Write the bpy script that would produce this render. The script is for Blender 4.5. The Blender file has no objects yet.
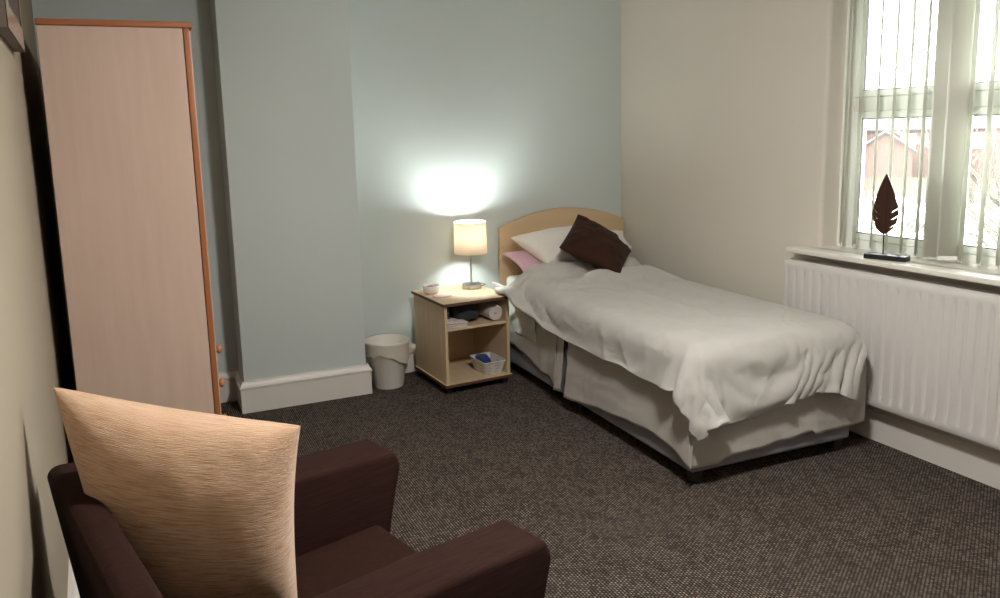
import bpy, bmesh, math, random
from mathutils import Vector, Matrix, noise
PI = math.pi
random.seed(7)
S = bpy.context.scene
COL = S.collection
R = math.radians

# ------------------------------------------------------------------ helpers
def finish(bm, name, mat, parent=None, smooth=False, loc=None, rotz=None, angle=40):
    bmesh.ops.recalc_face_normals(bm, faces=bm.faces)
    me = bpy.data.meshes.new(name)
    bm.to_mesh(me); bm.free()
    if smooth:
        for p in me.polygons: p.use_smooth = True
        try: me.set_sharp_from_angle(angle=R(angle))
        except Exception: pass
    o = bpy.data.objects.new(name, me)
    COL.objects.link(o)
    if mat is not None: me.materials.append(mat)
    if parent is not None: o.parent = parent
    if loc is not None: o.location = loc
    if rotz is not None: o.rotation_euler = (0, 0, rotz)
    return o

def thing(name, label, cat, loc=(0, 0, 0), rotz=0.0, group=None):
    o = bpy.data.objects.new(name, None)
    o.empty_display_size = .05
    COL.objects.link(o)
    o.location = loc; o.rotation_euler = (0, 0, rotz)
    o['label'] = label; o['category'] = cat
    if group: o['group'] = group
    return o

def tag(o, label, cat, group=None):
    o['label'] = label; o['category'] = cat
    if group: o['group'] = group
    return o

def struct(o, label=None):
    o['kind'] = 'structure'
    if label: o['label'] = label
    return o

def BM(): return bmesh.new()

def box(bm, x0, x1, y0, y1, z0, z1, bev=0.0, seg=2):
    c = [(x0,y0,z0),(x1,y0,z0),(x1,y1,z0),(x0,y1,z0),(x0,y0,z1),(x1,y0,z1),(x1,y1,z1),(x0,y1,z1)]
    vs = [bm.verts.new(p) for p in c]
    fs = [bm.faces.new([vs[i] for i in f]) for f in
          ((0,3,2,1),(4,5,6,7),(0,1,5,4),(1,2,6,5),(2,3,7,6),(3,0,4,7))]
    if bev > 0:
        es = list({e for f in fs for e in f.edges})
        bmesh.ops.bevel(bm, geom=es, offset=bev, segments=seg, profile=.6, affect='EDGES', clamp_overlap=True)
    return vs

def lathe(bm, prof, seg=32, c=(0, 0, 0), close=False):
    rings = []
    for r, z in prof:
        if r < 1e-6:
            rings.append([bm.verts.new((c[0], c[1], c[2]+z))])
        else:
            rings.append([bm.verts.new((c[0]+r*math.cos(2*PI*i/seg), c[1]+r*math.sin(2*PI*i/seg), c[2]+z)) for i in range(seg)])
    n = len(rings)
    for k in range(n-1 + (1 if close else 0)):
        a, b = rings[k], rings[(k+1) % n]
        for i in range(seg):
            j = (i+1) % seg
            if len(a) == 1 and len(b) == 1: continue
            if len(a) == 1: bm.faces.new((a[0], b[j], b[i]))
            elif len(b) == 1: bm.faces.new((a[i], a[j], b[0]))
            else: bm.faces.new((a[i], a[j], b[j], b[i]))
    return rings

def tube(bm, pts, r, seg=8, taper=None):
    pts = [Vector(p) for p in pts]
    rings = []
    for i, p in enumerate(pts):
        if i == 0: d = pts[1]-pts[0]
        elif i == len(pts)-1: d = pts[-1]-pts[-2]
        else: d = pts[i+1]-pts[i-1]
        d.normalize()
        up = Vector((0, 0, 1)) if abs(d.z) < .9 else Vector((1, 0, 0))
        a = d.cross(up).normalized(); b = d.cross(a)
        rr = r if taper is None else r*taper[i]
        rings.append([bm.verts.new(p+a*rr*math.cos(2*PI*k/seg)+b*rr*math.sin(2*PI*k/seg)) for k in range(seg)])
    for i in range(len(rings)-1):
        for k in range(seg):
            l = (k+1) % seg
            bm.faces.new((rings[i][k], rings[i][l], rings[i+1][l], rings[i+1][k]))
    bm.faces.new(rings[0][::-1]); bm.faces.new(rings[-1])

def sheet(bm, fn, nu, nv, uv=False):
    g = [[bm.verts.new(fn(i/nu, j/nv)) for j in range(nv+1)] for i in range(nu+1)]
    lay = bm.loops.layers.uv.verify() if uv else None
    for i in range(nu):
        for j in range(nv):
            f = bm.faces.new((g[i][j], g[i+1][j], g[i+1][j+1], g[i][j+1]))
            if uv:
                for l, (a, b) in zip(f.loops, ((i,j),(i+1,j),(i+1,j+1),(i,j+1))):
                    l[lay].uv = (a/nu, b/nv)
    return g

def prism(bm, poly, ax, lo, hi):
    """extrude a 2D polygon along axis ax ('x','y','z') between lo and hi"""
    def P(a, b, h):
        return {'x': (h, a, b), 'y': (a, h, b), 'z': (a, b, h)}[ax]
    v0 = [bm.verts.new(P(a, b, lo)) for a, b in poly]
    v1 = [bm.verts.new(P(a, b, hi)) for a, b in poly]
    n = len(poly)
    for i in range(n):
        bm.faces.new((v0[i], v0[(i+1) % n], v1[(i+1) % n], v1[i]))
    bm.faces.new(v0[::-1]); bm.faces.new(v1)

def mod_solid(o, t, off=-1):
    m = o.modifiers.new('solid', 'SOLIDIFY'); m.thickness = t; m.offset = off
    return o
def mod_sub(o, n=1):
    m = o.modifiers.new('sub', 'SUBSURF'); m.levels = n; m.render_levels = n
    return o
def mod_bev(o, w, seg=2):
    m = o.modifiers.new('bev', 'BEVEL'); m.width = w; m.segments = seg; m.limit_method = 'ANGLE'
    return o

def nz(x, y, z=0.0): return noise.noise(Vector((x, y, z)))

# ------------------------------------------------------------------ materials
def mat(name, col, rough=.6, metal=0.0, spec=None, sheen=0.0):
    m = bpy.data.materials.new(name); m.use_nodes = True
    b = m.node_tree.nodes['Principled BSDF']
    b.inputs['Base Color'].default_value = (*col, 1)
    b.inputs['Roughness'].default_value = rough
    b.inputs['Metallic'].default_value = metal
    if spec is not None: b.inputs['Specular IOR Level'].default_value = spec
    if sheen: b.inputs['Sheen Weight'].default_value = sheen
    return m
def nodes(m): return m.node_tree.nodes, m.node_tree.links, m.node_tree.nodes['Principled BSDF']

def coords(m, scale=(1,1,1), rot=(0,0,0), src='Object'):
    N, L, b = nodes(m)
    tc = N.new('ShaderNodeTexCoord'); mp = N.new('ShaderNodeMapping')
    mp.inputs['Scale'].default_value = scale; mp.inputs['Rotation'].default_value = rot
    L.new(tc.outputs[src], mp.inputs['Vector'])
    return mp.outputs['Vector']

def noise_col(m, vec, scale, c1, c2, detail=4, lo=.35, hi=.65, rough=.55):
    N, L, b = nodes(m)
    n = N.new('ShaderNodeTexNoise'); n.inputs['Scale'].default_value = scale
    n.inputs['Detail'].default_value = detail; n.inputs['Roughness'].default_value = rough
    L.new(vec, n.inputs['Vector'])
    r = N.new('ShaderNodeValToRGB')
    r.color_ramp.elements[0].position = lo; r.color_ramp.elements[1].position = hi
    r.color_ramp.elements[0].color = (*c1, 1); r.color_ramp.elements[1].color = (*c2, 1)
    L.new(n.outputs['Fac'], r.inputs['Fac'])
    L.new(r.outputs['Color'], b.inputs['Base Color'])
    return n, r

def bump(m, height, strength=.3, dist=.01):
    N, L, b = nodes(m)
    bp = N.new('ShaderNodeBump'); bp.inputs['Strength'].default_value = strength
    bp.inputs['Distance'].default_value = dist
    L.new(height, bp.inputs['Height']); L.new(bp.outputs['Normal'], b.inputs['Normal'])

def paint(name, col):
    m = mat(name, col, .85, spec=.25)
    v = coords(m, (1,1,1))
    n, r = noise_col(m, v, 1.3, tuple(c*.985 for c in col), tuple(min(1, c*1.012) for c in col), 2)
    N, L, b = nodes(m)
    n2 = N.new('ShaderNodeTexNoise'); n2.inputs['Scale'].default_value = 260
    L.new(v, n2.inputs['Vector']); bump(m, n2.outputs['Fac'], .06, .002)
    return m

M = {}
M['duckegg'] = paint('duck egg wall paint', (.575, .632, .622))
M['magnolia'] = paint('magnolia wall paint', (.665, .622, .552))
M['beige'] = paint('side wall paint darkened for shade', (.330, .282, .215))  # magnolia wall in dimmer light: the shade is put into its colour
M['ceiling'] = paint('white ceiling paint', (.80, .79, .76))
M['gloss'] = mat('white gloss paint', (.70, .66, .62), .35)
M['sillpaint'] = mat('cream gloss paint', (.76, .73, .67), .35)
M['upvc'] = mat('white window plastic', (.86, .88, .84), .3)
M['gasket'] = mat('black rubber', (.02, .02, .02), .6)

def wood(name, c1, c2, axis='z', rough=.45, sc=1.0):
    m = mat(name, c1, rough, spec=.35)
    s = {'x': (1.2, 14, 14), 'y': (14, 1.2, 14), 'z': (14, 14, 1.2)}[axis]
    v = coords(m, tuple(k*sc for k in s))
    noise_col(m, v, 1.6, c1, c2, 5, .3, .72)
    return m
M['maple'] = wood('pale maple laminate', (.520, .382, .308), (.575, .435, .358), 'z')
M['maple_y'] = wood('pale maple laminate nightstand', (.545, .415, .265), (.610, .475, .315), 'y')
M['maple_z'] = wood('pale maple laminate upright', (.530, .405, .260), (.600, .465, .310), 'z')
M['beech'] = wood('beech headboard laminate', (.575, .420, .255), (.630, .475, .300), 'x')
M['cherry'] = wood('cherry edging', (.300, .105, .040), (.380, .145, .058), 'z')
M['cherry_x'] = wood('cherry edging lengthwise', (.300, .105, .045), (.370, .140, .060), 'x')
M['knobwood'] = wood('cherry knob', (.400, .165, .075), (.470, .205, .100), 'z')
M['redwood'] = mat('dark red edge band', (.105, .048, .028), .5)
M['black'] = mat('black plastic', (.012, .012, .014), .45)
M['legwood'] = wood('dark chair leg wood', (.06, .03, .018), (.09, .045, .025), 'z')

# carpet: ribbed loop pile, flecked dark brown and taupe
m = mat('ribbed loop carpet', (.08, .06, .05), .95, spec=.1)
N, L, b = nodes(m)
v = coords(m, (1,1,1), (0, 0, R(90)))
vv = N.new('ShaderNodeTexNoise'); vv.inputs['Scale'].default_value = 9; vv.inputs['Detail'].default_value = 2
L.new(v, vv.inputs['Vector'])
br = N.new('ShaderNodeTexBrick')
br.inputs['Scale'].default_value = 1
br.inputs['Brick Width'].default_value = .0140; br.inputs['Row Height'].default_value = .0112
br.inputs['Mortar Size'].default_value = .0028; br.inputs['Mortar Smooth'].default_value = .6
br.inputs['Bias'].default_value = -.10
br.inputs['Color1'].default_value = (.088, .069, .058, 1)
br.inputs['Color2'].default_value = (.232, .188, .160, 1)
br.inputs['Mortar'].default_value = (.016, .012, .010, 1)
L.new(v, br.inputs['Vector'])
hs = N.new('ShaderNodeMix'); hs.data_type = 'RGBA'; hs.blend_type = 'MULTIPLY'
hs.inputs['Factor'].default_value = .5
L.new(br.outputs['Color'], hs.inputs['A'])
rp = N.new('ShaderNodeValToRGB'); rp.color_ramp.elements[0].position = .3; rp.color_ramp.elements[1].position = .7
rp.color_ramp.elements[0].color = (.75, .75, .75, 1); rp.color_ramp.elements[1].color = (1.2, 1.2, 1.2, 1)
L.new(vv.outputs['Fac'], rp.inputs['Fac']); L.new(rp.outputs['Color'], hs.inputs['B'])
L.new(hs.outputs['Result'], b.inputs['Base Color'])
inv = N.new('ShaderNodeMath'); inv.operation = 'SUBTRACT'; inv.inputs[0].default_value = 1
L.new(br.outputs['Fac'], inv.inputs[1]); bump(m, inv.outputs[0], .7, .004)
M['carpet'] = m

def fabric(name, col, col2=None, weave=700, rough=.9, sheen=.15, wr=0.0, wscale=14, src='Object'):
    m = mat(name, col, rough, spec=.15, sheen=sheen)
    N, L, b = nodes(m)
    v = coords(m, (1,1,1), src=src)
    c2 = col2 or tuple(c*.93 for c in col)
    noise_col(m, v, 7, c2, col, 3)
    n2 = N.new('ShaderNodeTexNoise'); n2.inputs['Scale'].default_value = weave; n2.inputs['Detail'].default_value = 1
    L.new(v, n2.inputs['Vector'])
    if wr > 0:
        n3 = N.new('ShaderNodeTexNoise'); n3.inputs['Scale'].default_value = wscale
        n3.inputs['Detail'].default_value = 4; n3.inputs['Distortion'].default_value = 1.6
        n3.noise_type = 'RIDGED_MULTIFRACTAL'; n3.normalize = True
        L.new(v, n3.inputs['Vector'])
        ad = N.new('ShaderNodeMath'); ad.operation = 'MULTIPLY_ADD'
        ad.inputs[1].default_value = wr
        L.new(n3.outputs['Fac'], ad.inputs[0])
        ml = N.new('ShaderNodeMath'); ml.operation = 'MULTIPLY'; ml.inputs[1].default_value = .05
        L.new(n2.outputs['Fac'], ml.inputs[0]); L.new(ml.outputs[0], ad.inputs[2])
        bump(m, ad.outputs[0], .6, .012)
    else:
        bump(m, n2.outputs['Fac'], .12, .002)
    return m
M['duvet'] = fabric('grey beige cotton duvet', (.480, .462, .435), (.455, .438, .412), wr=.8, wscale=7)
M['valance'] = fabric('taupe valance cotton', (.430, .402, .368), (.405, .378, .345), wr=.3, wscale=8)
M['sheet'] = fabric('white sheet cotton', (.64, .66, .63), wr=.4, wscale=10)
M['pillowwhite'] = fabric('white pillow cotton', (.78, .73, .68), wr=.5, wscale=9)
M['pillowpink'] = fabric('pink pillow cotton', (.60, .39, .47), wr=.4)
M['browncush'] = fabric('dark brown faux suede', (.040, .0165, .0095), (.030, .0120, .0070), sheen=.03, wr=.5, wscale=8)
M['baseblue'] = fabric('grey divan fabric', (.215, .215, .235), (.185, .185, .205))
M['towel'] = fabric('pale grey towelling', (.62, .56, .53), weave=350, wr=.5, wscale=40)
M['cloth'] = fabric('pale folded cloth', (.66, .58, .55), wr=.4, wscale=30)
M['darkcloth'] = fabric('charcoal knit', (.030, .034, .040), wr=.6, wscale=30)
M['bluecloth'] = fabric('navy blue cloth', (.022, .040, .150), (.035, .065, .230), wr=.6, wscale=40)
m = fabric('blue speckled cloth', (.06, .12, .22))
N, L, b = nodes(m)
noise_col(m, coords(m, (1,1,1)), 55, (.03, .06, .13), (.30, .42, .52), 2, .45, .62)
M['bluespeck'] = m
# chair upholstery: fine ribbed dark brown
m = mat('dark brown chair fabric', (.045, .020, .014), .9, spec=.12)
N, L, b = nodes(m)
v = coords(m, (3, 90, 90))
noise_col(m, v, 3, (.0165, .0058, .0042), (.0270, .0100, .0070), 3)
n2 = N.new('ShaderNodeTexNoise'); n2.inputs['Scale'].default_value = 4; L.new(v, n2.inputs['Vector'])
bump(m, n2.outputs['Fac'], .25, .003)
M['chair'] = m
m = mat('dark brown seat fabric', (.05, .024, .015), .9, spec=.1)
noise_col(m, coords(m), 60, (.0195, .0080, .0050), (.0240, .0100, .0062), 2)
M['seatfab'] = m
# cream chenille cushion: streaks along u
m = mat('cream chenille', (.6, .4, .25), .85, spec=.2, sheen=.25)
N, L, b = nodes(m)
v = coords(m, (5, 75, 1), src='UV')
n1, r1 = noise_col(m, v, 2.2, (.420, .205, .108), (.590, .405, .272), 6, .30, .54, .6)
r1.color_ramp.elements.new(.80); r1.color_ramp.elements[2].color = (.660, .505, .370, 1)
n2 = N.new('ShaderNodeTexNoise'); n2.inputs['Scale'].default_value = 3.0; n2.inputs['Detail'].default_value = 3
v2 = coords(m, (8, 120, 1), src='UV'); L.new(v2, n2.inputs['Vector'])
bump(m, n2.outputs['Fac'], .55, .004)
M['chenille'] = m

M['radiator'] = mat('white radiator enamel', (.64, .615, .595), .35)
M['raddark'] = mat('radiator inside', (.35, .34, .33), .6)
M['ceramic'] = mat('white ceramic', (.78, .74, .70), .3)
M['potpourri'] = mat('brown dried petals', (.28, .20, .14), .9)
M['pinkpaper'] = mat('pale pink coaster', (.78, .58, .56), .7)
M['chrome'] = mat('brushed steel', (.62, .62, .60), .28, 1.0)
M['plasticwhite'] = mat('white bin plastic', (.72, .69, .64), .45)
M['leafwood'] = wood('dark carved leaf wood', (.030, .011, .007), (.055, .022, .012), 'z', .35, 2)
M['leafbase'] = mat('black ornament base', (.014, .012, .016), .4)
M['mirror'] = mat('picture glass', (.30, .27, .25), .08)
M['framegold'] = mat('champagne frame', (.52, .40, .32), .22, .55)
M['frameside'] = mat('dark frame side', (.13, .10, .085), .5)
M['frameslip'] = mat('dark inner slip', (.045, .022, .020), .4)

# lampshade: white fabric, light passes through
m = bpy.data.materials.new('cream lampshade fabric'); m.use_nodes = True
N, L = m.node_tree.nodes, m.node_tree.links
N.remove(N['Principled BSDF'])
d = N.new('ShaderNodeBsdfDiffuse'); d.inputs['Color'].default_value = (.95, .87, .79, 1)
t = N.new('ShaderNodeBsdfTranslucent'); t.inputs['Color'].default_value = (.99, .88, .75, 1)
mx = N.new('ShaderNodeMixShader'); mx.inputs[0].default_value = .6
L.new(d.outputs[0], mx.inputs[1]); L.new(t.outputs[0], mx.inputs[2])
L.new(mx.outputs[0], N['Material Output'].inputs['Surface'])
M['shade'] = m
# thin plastic liner / blind fabric: diffuse + translucent
def translucent(name, c, ct, f):
    m = bpy.data.materials.new(name); m.use_nodes = True
    N, L = m.node_tree.nodes, m.node_tree.links
    N.remove(N['Principled BSDF'])
    d = N.new('ShaderNodeBsdfDiffuse'); d.inputs['Color'].default_value = (*c, 1)
    t = N.new('ShaderNodeBsdfTranslucent'); t.inputs['Color'].default_value = (*ct, 1)
    mx = N.new('ShaderNodeMixShader'); mx.inputs[0].default_value = f
    L.new(d.outputs[0], mx.inputs[1]); L.new(t.outputs[0], mx.inputs[2])
    L.new(mx.outputs[0], N['Material Output'].inputs['Surface'])
    return m
M['liner'] = translucent('thin bin liner plastic', (.74, .68, .60), (.7, .65, .58), .25)
M['slat'] = translucent('cream blind fabric', (.76, .77, .70), (.74, .74, .67), .30)
# window glass: clear with a faint reflection
m = bpy.data.materials.new('window glass'); m.use_nodes = True
N, L = m.node_tree.nodes, m.node_tree.links
N.remove(N['Principled BSDF'])
tr = N.new('ShaderNodeBsdfTransparent'); tr.inputs['Color'].default_value = (.95, .97, .96, 1)
gl = N.new('ShaderNodeBsdfGlossy'); gl.inputs['Roughness'].default_value = .02
fr = N.new('ShaderNodeFresnel'); fr.inputs['IOR'].default_value = 1.45
mx = N.new('ShaderNodeMixShader')
L.new(fr.outputs[0], mx.inputs[0]); L.new(tr.outputs[0], mx.inputs[1]); L.new(gl.outputs[0], mx.inputs[2])
L.new(mx.outputs[0], N['Material Output'].inputs['Surface'])
M['glass'] = m
m = bpy.data.materials.new('glowing bulb'); m.use_nodes = True
N, L = m.node_tree.nodes, m.node_tree.links
N.remove(N['Principled BSDF'])
e = N.new('ShaderNodeEmission'); e.inputs['Color'].default_value = (.94, 1, .95, 1); e.inputs['Strength'].default_value = 640
L.new(e.outputs[0], N['Material Output'].inputs['Surface'])
M['bulb'] = m
m = bpy.data.materials.new('added fill light opal'); m.use_nodes = True  # glow of the added, unseen ceiling fill light
N, L = m.node_tree.nodes, m.node_tree.links
N.remove(N['Principled BSDF'])
e = N.new('ShaderNodeEmission'); e.inputs['Color'].default_value = (1, .96, .91, 1); e.inputs['Strength'].default_value = 1
L.new(e.outputs[0], N['Material Output'].inputs['Surface'])
M['opal'] = m; OPAL = e

# ------------------------------------------------------------------ room frame
YB, XC, DW = 4.9007, 3.2960, -0.018459          # back wall plane, right rear corner, right wall turn
RW = PI/2 - DW                                   # right wall frame: local x toward the back, y into the room
def wl(a, n, z=0.0):                             # a: distance along right wall from the rear corner, n: into the room
    return Vector((XC, YB, 0)) + Vector((-math.sin(DW), -math.cos(DW), 0))*a + Vector((-math.cos(DW), math.sin(DW), 0))*n + Vector((0, 0, z))
RC = (XC, YB, 0)
YA = 4.865                                       # alcove back wall
LX, LSL = -.432, -.0503                          # left wall x at y=YA, slope
def lwx(y): return LX + LSL*(y - YA)
LA = math.atan(LSL)
CH = 2.60
YF = -1.10

# floor and ceiling
bm = BM(); box(bm, -.75, 3.75, YF-.1, 5.1, -.1, 0)
struct(finish(bm, 'floor', M['carpet']))
bm = BM(); box(bm, -.75, 3.75, YF-.1, 5.1, CH, CH+.1)
struct(finish(bm, 'ceiling', M['ceiling']))
# back wall (right part and alcove) and chimney breast
bm = BM(); box(bm, 1.0, 3.60, YB, 5.1, 0, CH); box(bm, -.75, 1.0, YA, 5.1, 0, CH)
struct(finish(bm, 'wall_back', M['duckegg']))
bm = BM(); box(bm, .472, 1.212, 4.600, YA+.02, 0, CH, .006, 2)
struct(finish(bm, 'wall_chimney', M['duckegg'], smooth=True))
# left wall
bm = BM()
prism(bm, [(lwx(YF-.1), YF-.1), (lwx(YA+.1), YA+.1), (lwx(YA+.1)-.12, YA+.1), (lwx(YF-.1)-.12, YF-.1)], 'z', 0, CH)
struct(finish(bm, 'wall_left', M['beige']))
bm = BM(); box(bm, -.5, 3.75, YF-.12, YF, 0, CH)
struct(finish(bm, 'wall_front', M['magnolia']))
# right wall with window opening (a 1.825..3.95, z .905..2.36)
WA0, WA1, WZ0, WZ1 = 1.825, 3.95, .905, 2.36
def rounded_edge(bm, sel, off):
    es = [e for e in bm.edges if sel((e.verts[0].co+e.verts[1].co)/2, e)]
    bmesh.ops.bevel(bm, geom=es, offset=off, segments=5, profile=.5, affect='EDGES')
bm = BM()
box(bm, -WA0, .2, -.30, 0, 0, CH)
rounded_edge(bm, lambda c, e: abs(c.x+WA0) < 1e-4 and abs(c.y) < 1e-4, .022)
box(bm, -WA1, -WA0, -.30, 0, 0, WZ0)
box(bm, -WA1, -WA0, -.30, 0, WZ1, CH)
box(bm, -6.1, -WA1, -.30, 0, 0, CH)
struct(finish(bm, 'wall_right', M['magnolia'], smooth=True, loc=RC, rotz=RW, angle=50))

# skirting boards
PROF = [(0, 0), (.024, 0), (.024, .142), (.030, .147), (.030, .156), (.022, .164), (.014, .176), (.012, .187), (0, .187)]
def skirting(name, segs):
    bm = BM()
    for (x0, y0), (x1, y1), h0, h1 in segs:
        p0, p1 = Vector((x0, y0, 0)), Vector((x1, y1, 0))
        d = (p1-p0).normalized(); n = Vector((-d.y, d.x, 0))         # room is on the left of p0->p1
        r0 = [bm.verts.new(p0+n*a+Vector((0,0,z))+d*a*h0) for a, z in PROF]
        r1 = [bm.verts.new(p1+n*a+Vector((0,0,z))+d*a*h1) for a, z in PROF]
        k = len(PROF)
        for i in range(k):
            bm.faces.new((r0[i], r0[(i+1) % k], r1[(i+1) % k], r1[i]))
        bm.faces.new(r0[::-1]); bm.faces.new(r1)
    return struct(finish(bm, name, M['gloss'], smooth=True, angle=30))
skirting('baseboard_back', [((3.27, YB), (1.212, YB), 0, 0), ((.472, YA), (LX, YA), 0, 0)])
skirting('baseboard_chimney', [((1.212, YB), (1.212, 4.600), 0, 1), ((1.212, 4.600), (.472, 4.600), -1, 1), ((.472, 4.600), (.472, YA), -1, 0)])
skirting('baseboard_left', [((lwx(YA), YA), (lwx(YF), YF), 0, 0)])
p0, p1 = wl(5.9, 0), wl(0, 0)
skirting('baseboard_right', [((p0.x, p0.y), (p1.x, p1.y), 0, 0)])

# window sill board
bm = BM(); box(bm, -4.06, -1.708, 0, .125, .908, .935, .007, 3); box(bm, -WA1, -WA0, -.13, .02, .908, .935)
struct(finish(bm, 'trim_1', M['sillpaint'], smooth=True, loc=RC, rotz=RW), 'cream painted window sill board above the radiator')

# window: outer frame, mullion, transom, glass
win = bpy.data.objects.new('window_1', None); COL.objects.link(win); win.location = RC; win.rotation_euler = (0,0,RW); win['kind'] = 'structure'
F0, F1 = -.19, -.125
bm = BM()
for a0, a1, z0, z1 in ((1.80, 1.895, .90, 2.40), (3.88, 3.98, .90, 2.40), (1.895, 3.88, .90, .985), (1.895, 3.88, 2.29, 2.40),
                       (2.375, 2.455, .985, 2.29), (3.12, 3.20, .985, 2.29)):
    box(bm, -a1, -a0, F0, F1, z0, z1, .006, 2)
for a0, a1 in ((1.895, 2.375), (2.455, 3.12), (3.20, 3.88)):
    box(bm, -a1, -a0, F0, F1, 1.645, 1.718, .006, 2)
finish(bm, 'window_frame', M['upvc'], win, True)
bm = BM()
for a0, a1 in ((1.895, 2.375), (2.455, 3.12), (3.20, 3.88)):
    for z0, z1 in ((.985, 1.645), (1.718, 2.29)):
        w = .035
        for x0, x1, y0, y1 in ((a0, a0+w, z0, z1), (a1-w, a1, z0, z1), (a0+w, a1-w, z0, z0+w), (a0+w, a1-w, z1-w, z1)):
            box(bm, -x1, -x0, F0+.01, F1+.004, y0, y1, .004, 2)
finish(bm, 'window_sash', M['upvc'], win, True)
bm = BM(); bm2 = BM()
for a0, a1 in ((1.895, 2.375), (2.455, 3.12), (3.20, 3.88)):
    for z0, z1 in ((.985, 1.645), (1.718, 2.29)):
        w = .035
        x0, x1, y0, y1 = a0+w, a1-w, z0+w, z1-w
        box(bm, -x1-.004, -x0+.004, -.160, -.154, y0-.004, y1+.004)
        g = .005
        for q in ((x0, x0+g, y0, y1), (x1-g, x1, y0, y1), (x0, x1, y0, y0+g*.6), (x0, x1, y1-g*.6, y1)):
            box(bm2, -q[1], -q[0], -.150, -.118, q[2], q[3])
finish(bm, 'glass_pane', M['glass'], win)
finish(bm2, 'glazing_gasket', M['gasket'], win)

# ------------------------------------------------------------------ vertical blind
blind = thing('vertical_blind', 'cream vertical slat blind hanging in the window recess', 'blind', RC, RW)
NB = -.062
bm = BM(); box(bm, -3.92, -1.84, NB-.022, NB+.022, 2.305, 2.345, .004, 2)
finish(bm, 'headrail', M['upvc'], blind, True)
slats = [(1.905, 1), (1.985, 1), (2.085, 0), (2.172, 0), (2.253, 0), (2.333, 0), (2.428, 'f'), (2.490, 'g'), (2.552, 0), (2.636, 0), (2.722, 0)]
aa = 2.805
while aa < 3.92: slats.append((aa, 0)); aa += .083
def slat_mesh(w, ztop, zbot, bow):
    bm = BM()
    def fn(u, v):
        t = (u-.5)*w
        return (t, bow*(1-(2*u-1)**2), zbot+(ztop-zbot)*v)
    sheet(bm, fn, 8, 1)
    return bm
WORLD_OPEN = R(46)                               # world direction of an open slat, measured from +x
proto = None; pw = None
for a, k in slats:
    if k == 'f': ang = R(-41); w = .089
    elif k == 'g': ang = R(-38); w = .089
    else: ang = None; w = .089
    if proto is None:
        proto = mod_solid(finish(slat_mesh(.089, 2.30, .958, .003), 'slat', M['slat'], blind, True), .0012, 0)
        o = proto
    else:
        o = proto.copy(); COL.objects.link(o); o.parent = blind
    o.location = (-a, NB + (.01 if k == 'f' else 0), 0)
    world = (WORLD_OPEN + (R(6) if k == 1 else 0)) if ang is None else ang
    o.rotation_euler = (0, 0, world - RW)
for off in (-.030, .030):
    bm = BM(); pts = []
    for i in range(len(slats)-1):
        a0, a1 = slats[i][0], slats[i+1][0]
        pts += [(-(a0+(a1-a0)*k/6), NB+off, .966-.012*(1-(2*k/6-1)**2)) for k in range(6)]
    tube(bm, pts, .0011, 4)
    finish(bm, 'bottom_chain', M['upvc'], blind)
bm = BM()
o = None
for a, k in slats:
    if o is None:
        box(bm, -.040, .040, -.0025, .0025, .952, .972, .001, 1)
        o = finish(bm, 'slat_weight', M['upvc'], blind); pr = o
    else:
        o = pr.copy(); COL.objects.link(o); o.parent = blind
    o.location = (-a, NB, 0)
    o.rotation_euler = (0, 0, (WORLD_OPEN if k in (0, 1) else R(-40)) - RW)

# ------------------------------------------------------------------ radiator
rad = thing('radiator', 'long white panel radiator fixed under the window sill', 'radiator', RC, RW)
RA0, RA1, RZ0, RZ1 = 1.682, 3.45, .207, .862
def rad_panel(nf, thick):
    bm = BM()
    pitch = .0553; x = RA0+.012
    def prof(a):                                  # pressed flutes: raised ribs with narrow channels
        ph = ((a-(RA0+.0317)) / pitch) % 1.0
        d = min(ph, 1-ph)*2                       # 0 at channel centre
        s = min(1, max(0, (d-.18)/.22)); s = s*s*(3-2*s)
        return s
    nA = int((RA1-RA0)/pitch*12)
    zs = [RZ0, RZ0+.006, RZ0+.030, RZ0+.040, RZ0+.062, RZ0+.072, (RZ0+RZ1)/2, RZ1-.072, RZ1-.062, RZ1-.040, RZ1-.030, RZ1-.006, RZ1]
    dep = [.004, 0, 0, .0, .8, 1, 1, 1, .8, 0, 0, 0, .004]
    g = []
    for i in range(nA+1):
        a = RA0 + (RA1-RA0)*i/nA
        s = prof(a)
        edge = min(1, min(a-RA0, RA1-a)/.012)
        col = []
        for z, dd in zip(zs, dep):
            n = nf - (.011*(1-s)*dd if dd > .01 else 0) - (.006 if z in (RZ0, RZ1) else 0) - .006*(1-edge)
            col.append(bm.verts.new((-a, n, z)))
        g.append(col)
    for i in range(nA):
        for j in range(len(zs)-1):
            bm.faces.new((g[i][j], g[i][j+1], g[i+1][j+1], g[i+1][j]))
    o = finish(bm, 'panel', M['radiator'], rad, True, angle=60)
    mod_solid(o, thick, -1)
    return o
rad_panel(.110, .012)
bm = BM(); box(bm, -RA1, -RA0, .036, .050, RZ0, RZ1, .005, 2)
finish(bm, 'rear_panel', M['radiator'], rad, True)
for a0, a1 in ((RA0, RA0+.012), (RA1-.012, RA1)):
    bm = BM(); box(bm, -a1, -a0, .034, .108, RZ0+.01, RZ1, .003, 1)
    finish(bm, 'side_cover', M['radiator'], rad, True)
bm = BM()
box(bm, -RA1, -RA0, .090, .1075, RZ1-.004, RZ1+.006, .002, 1)
box(bm, -RA1, -RA0, .034, .048, RZ1-.004, RZ1+.006, .002, 1)
a = RA0+.01
while a < RA1-.01:
    box(bm, -a-.008, -a, .046, .092, RZ1-.002, RZ1+.003); a += .018
finish(bm, 'top_grille', M['radiator'], rad)
bm = BM()
a = RA0+.03
while a < RA1-.03:
    box(bm, -a-.002, -a, .050, .088, RZ0+.03, RZ1-.03); a += .03
finish(bm, 'convector_fin', M['raddark'], rad)
bm = BM()
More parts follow.
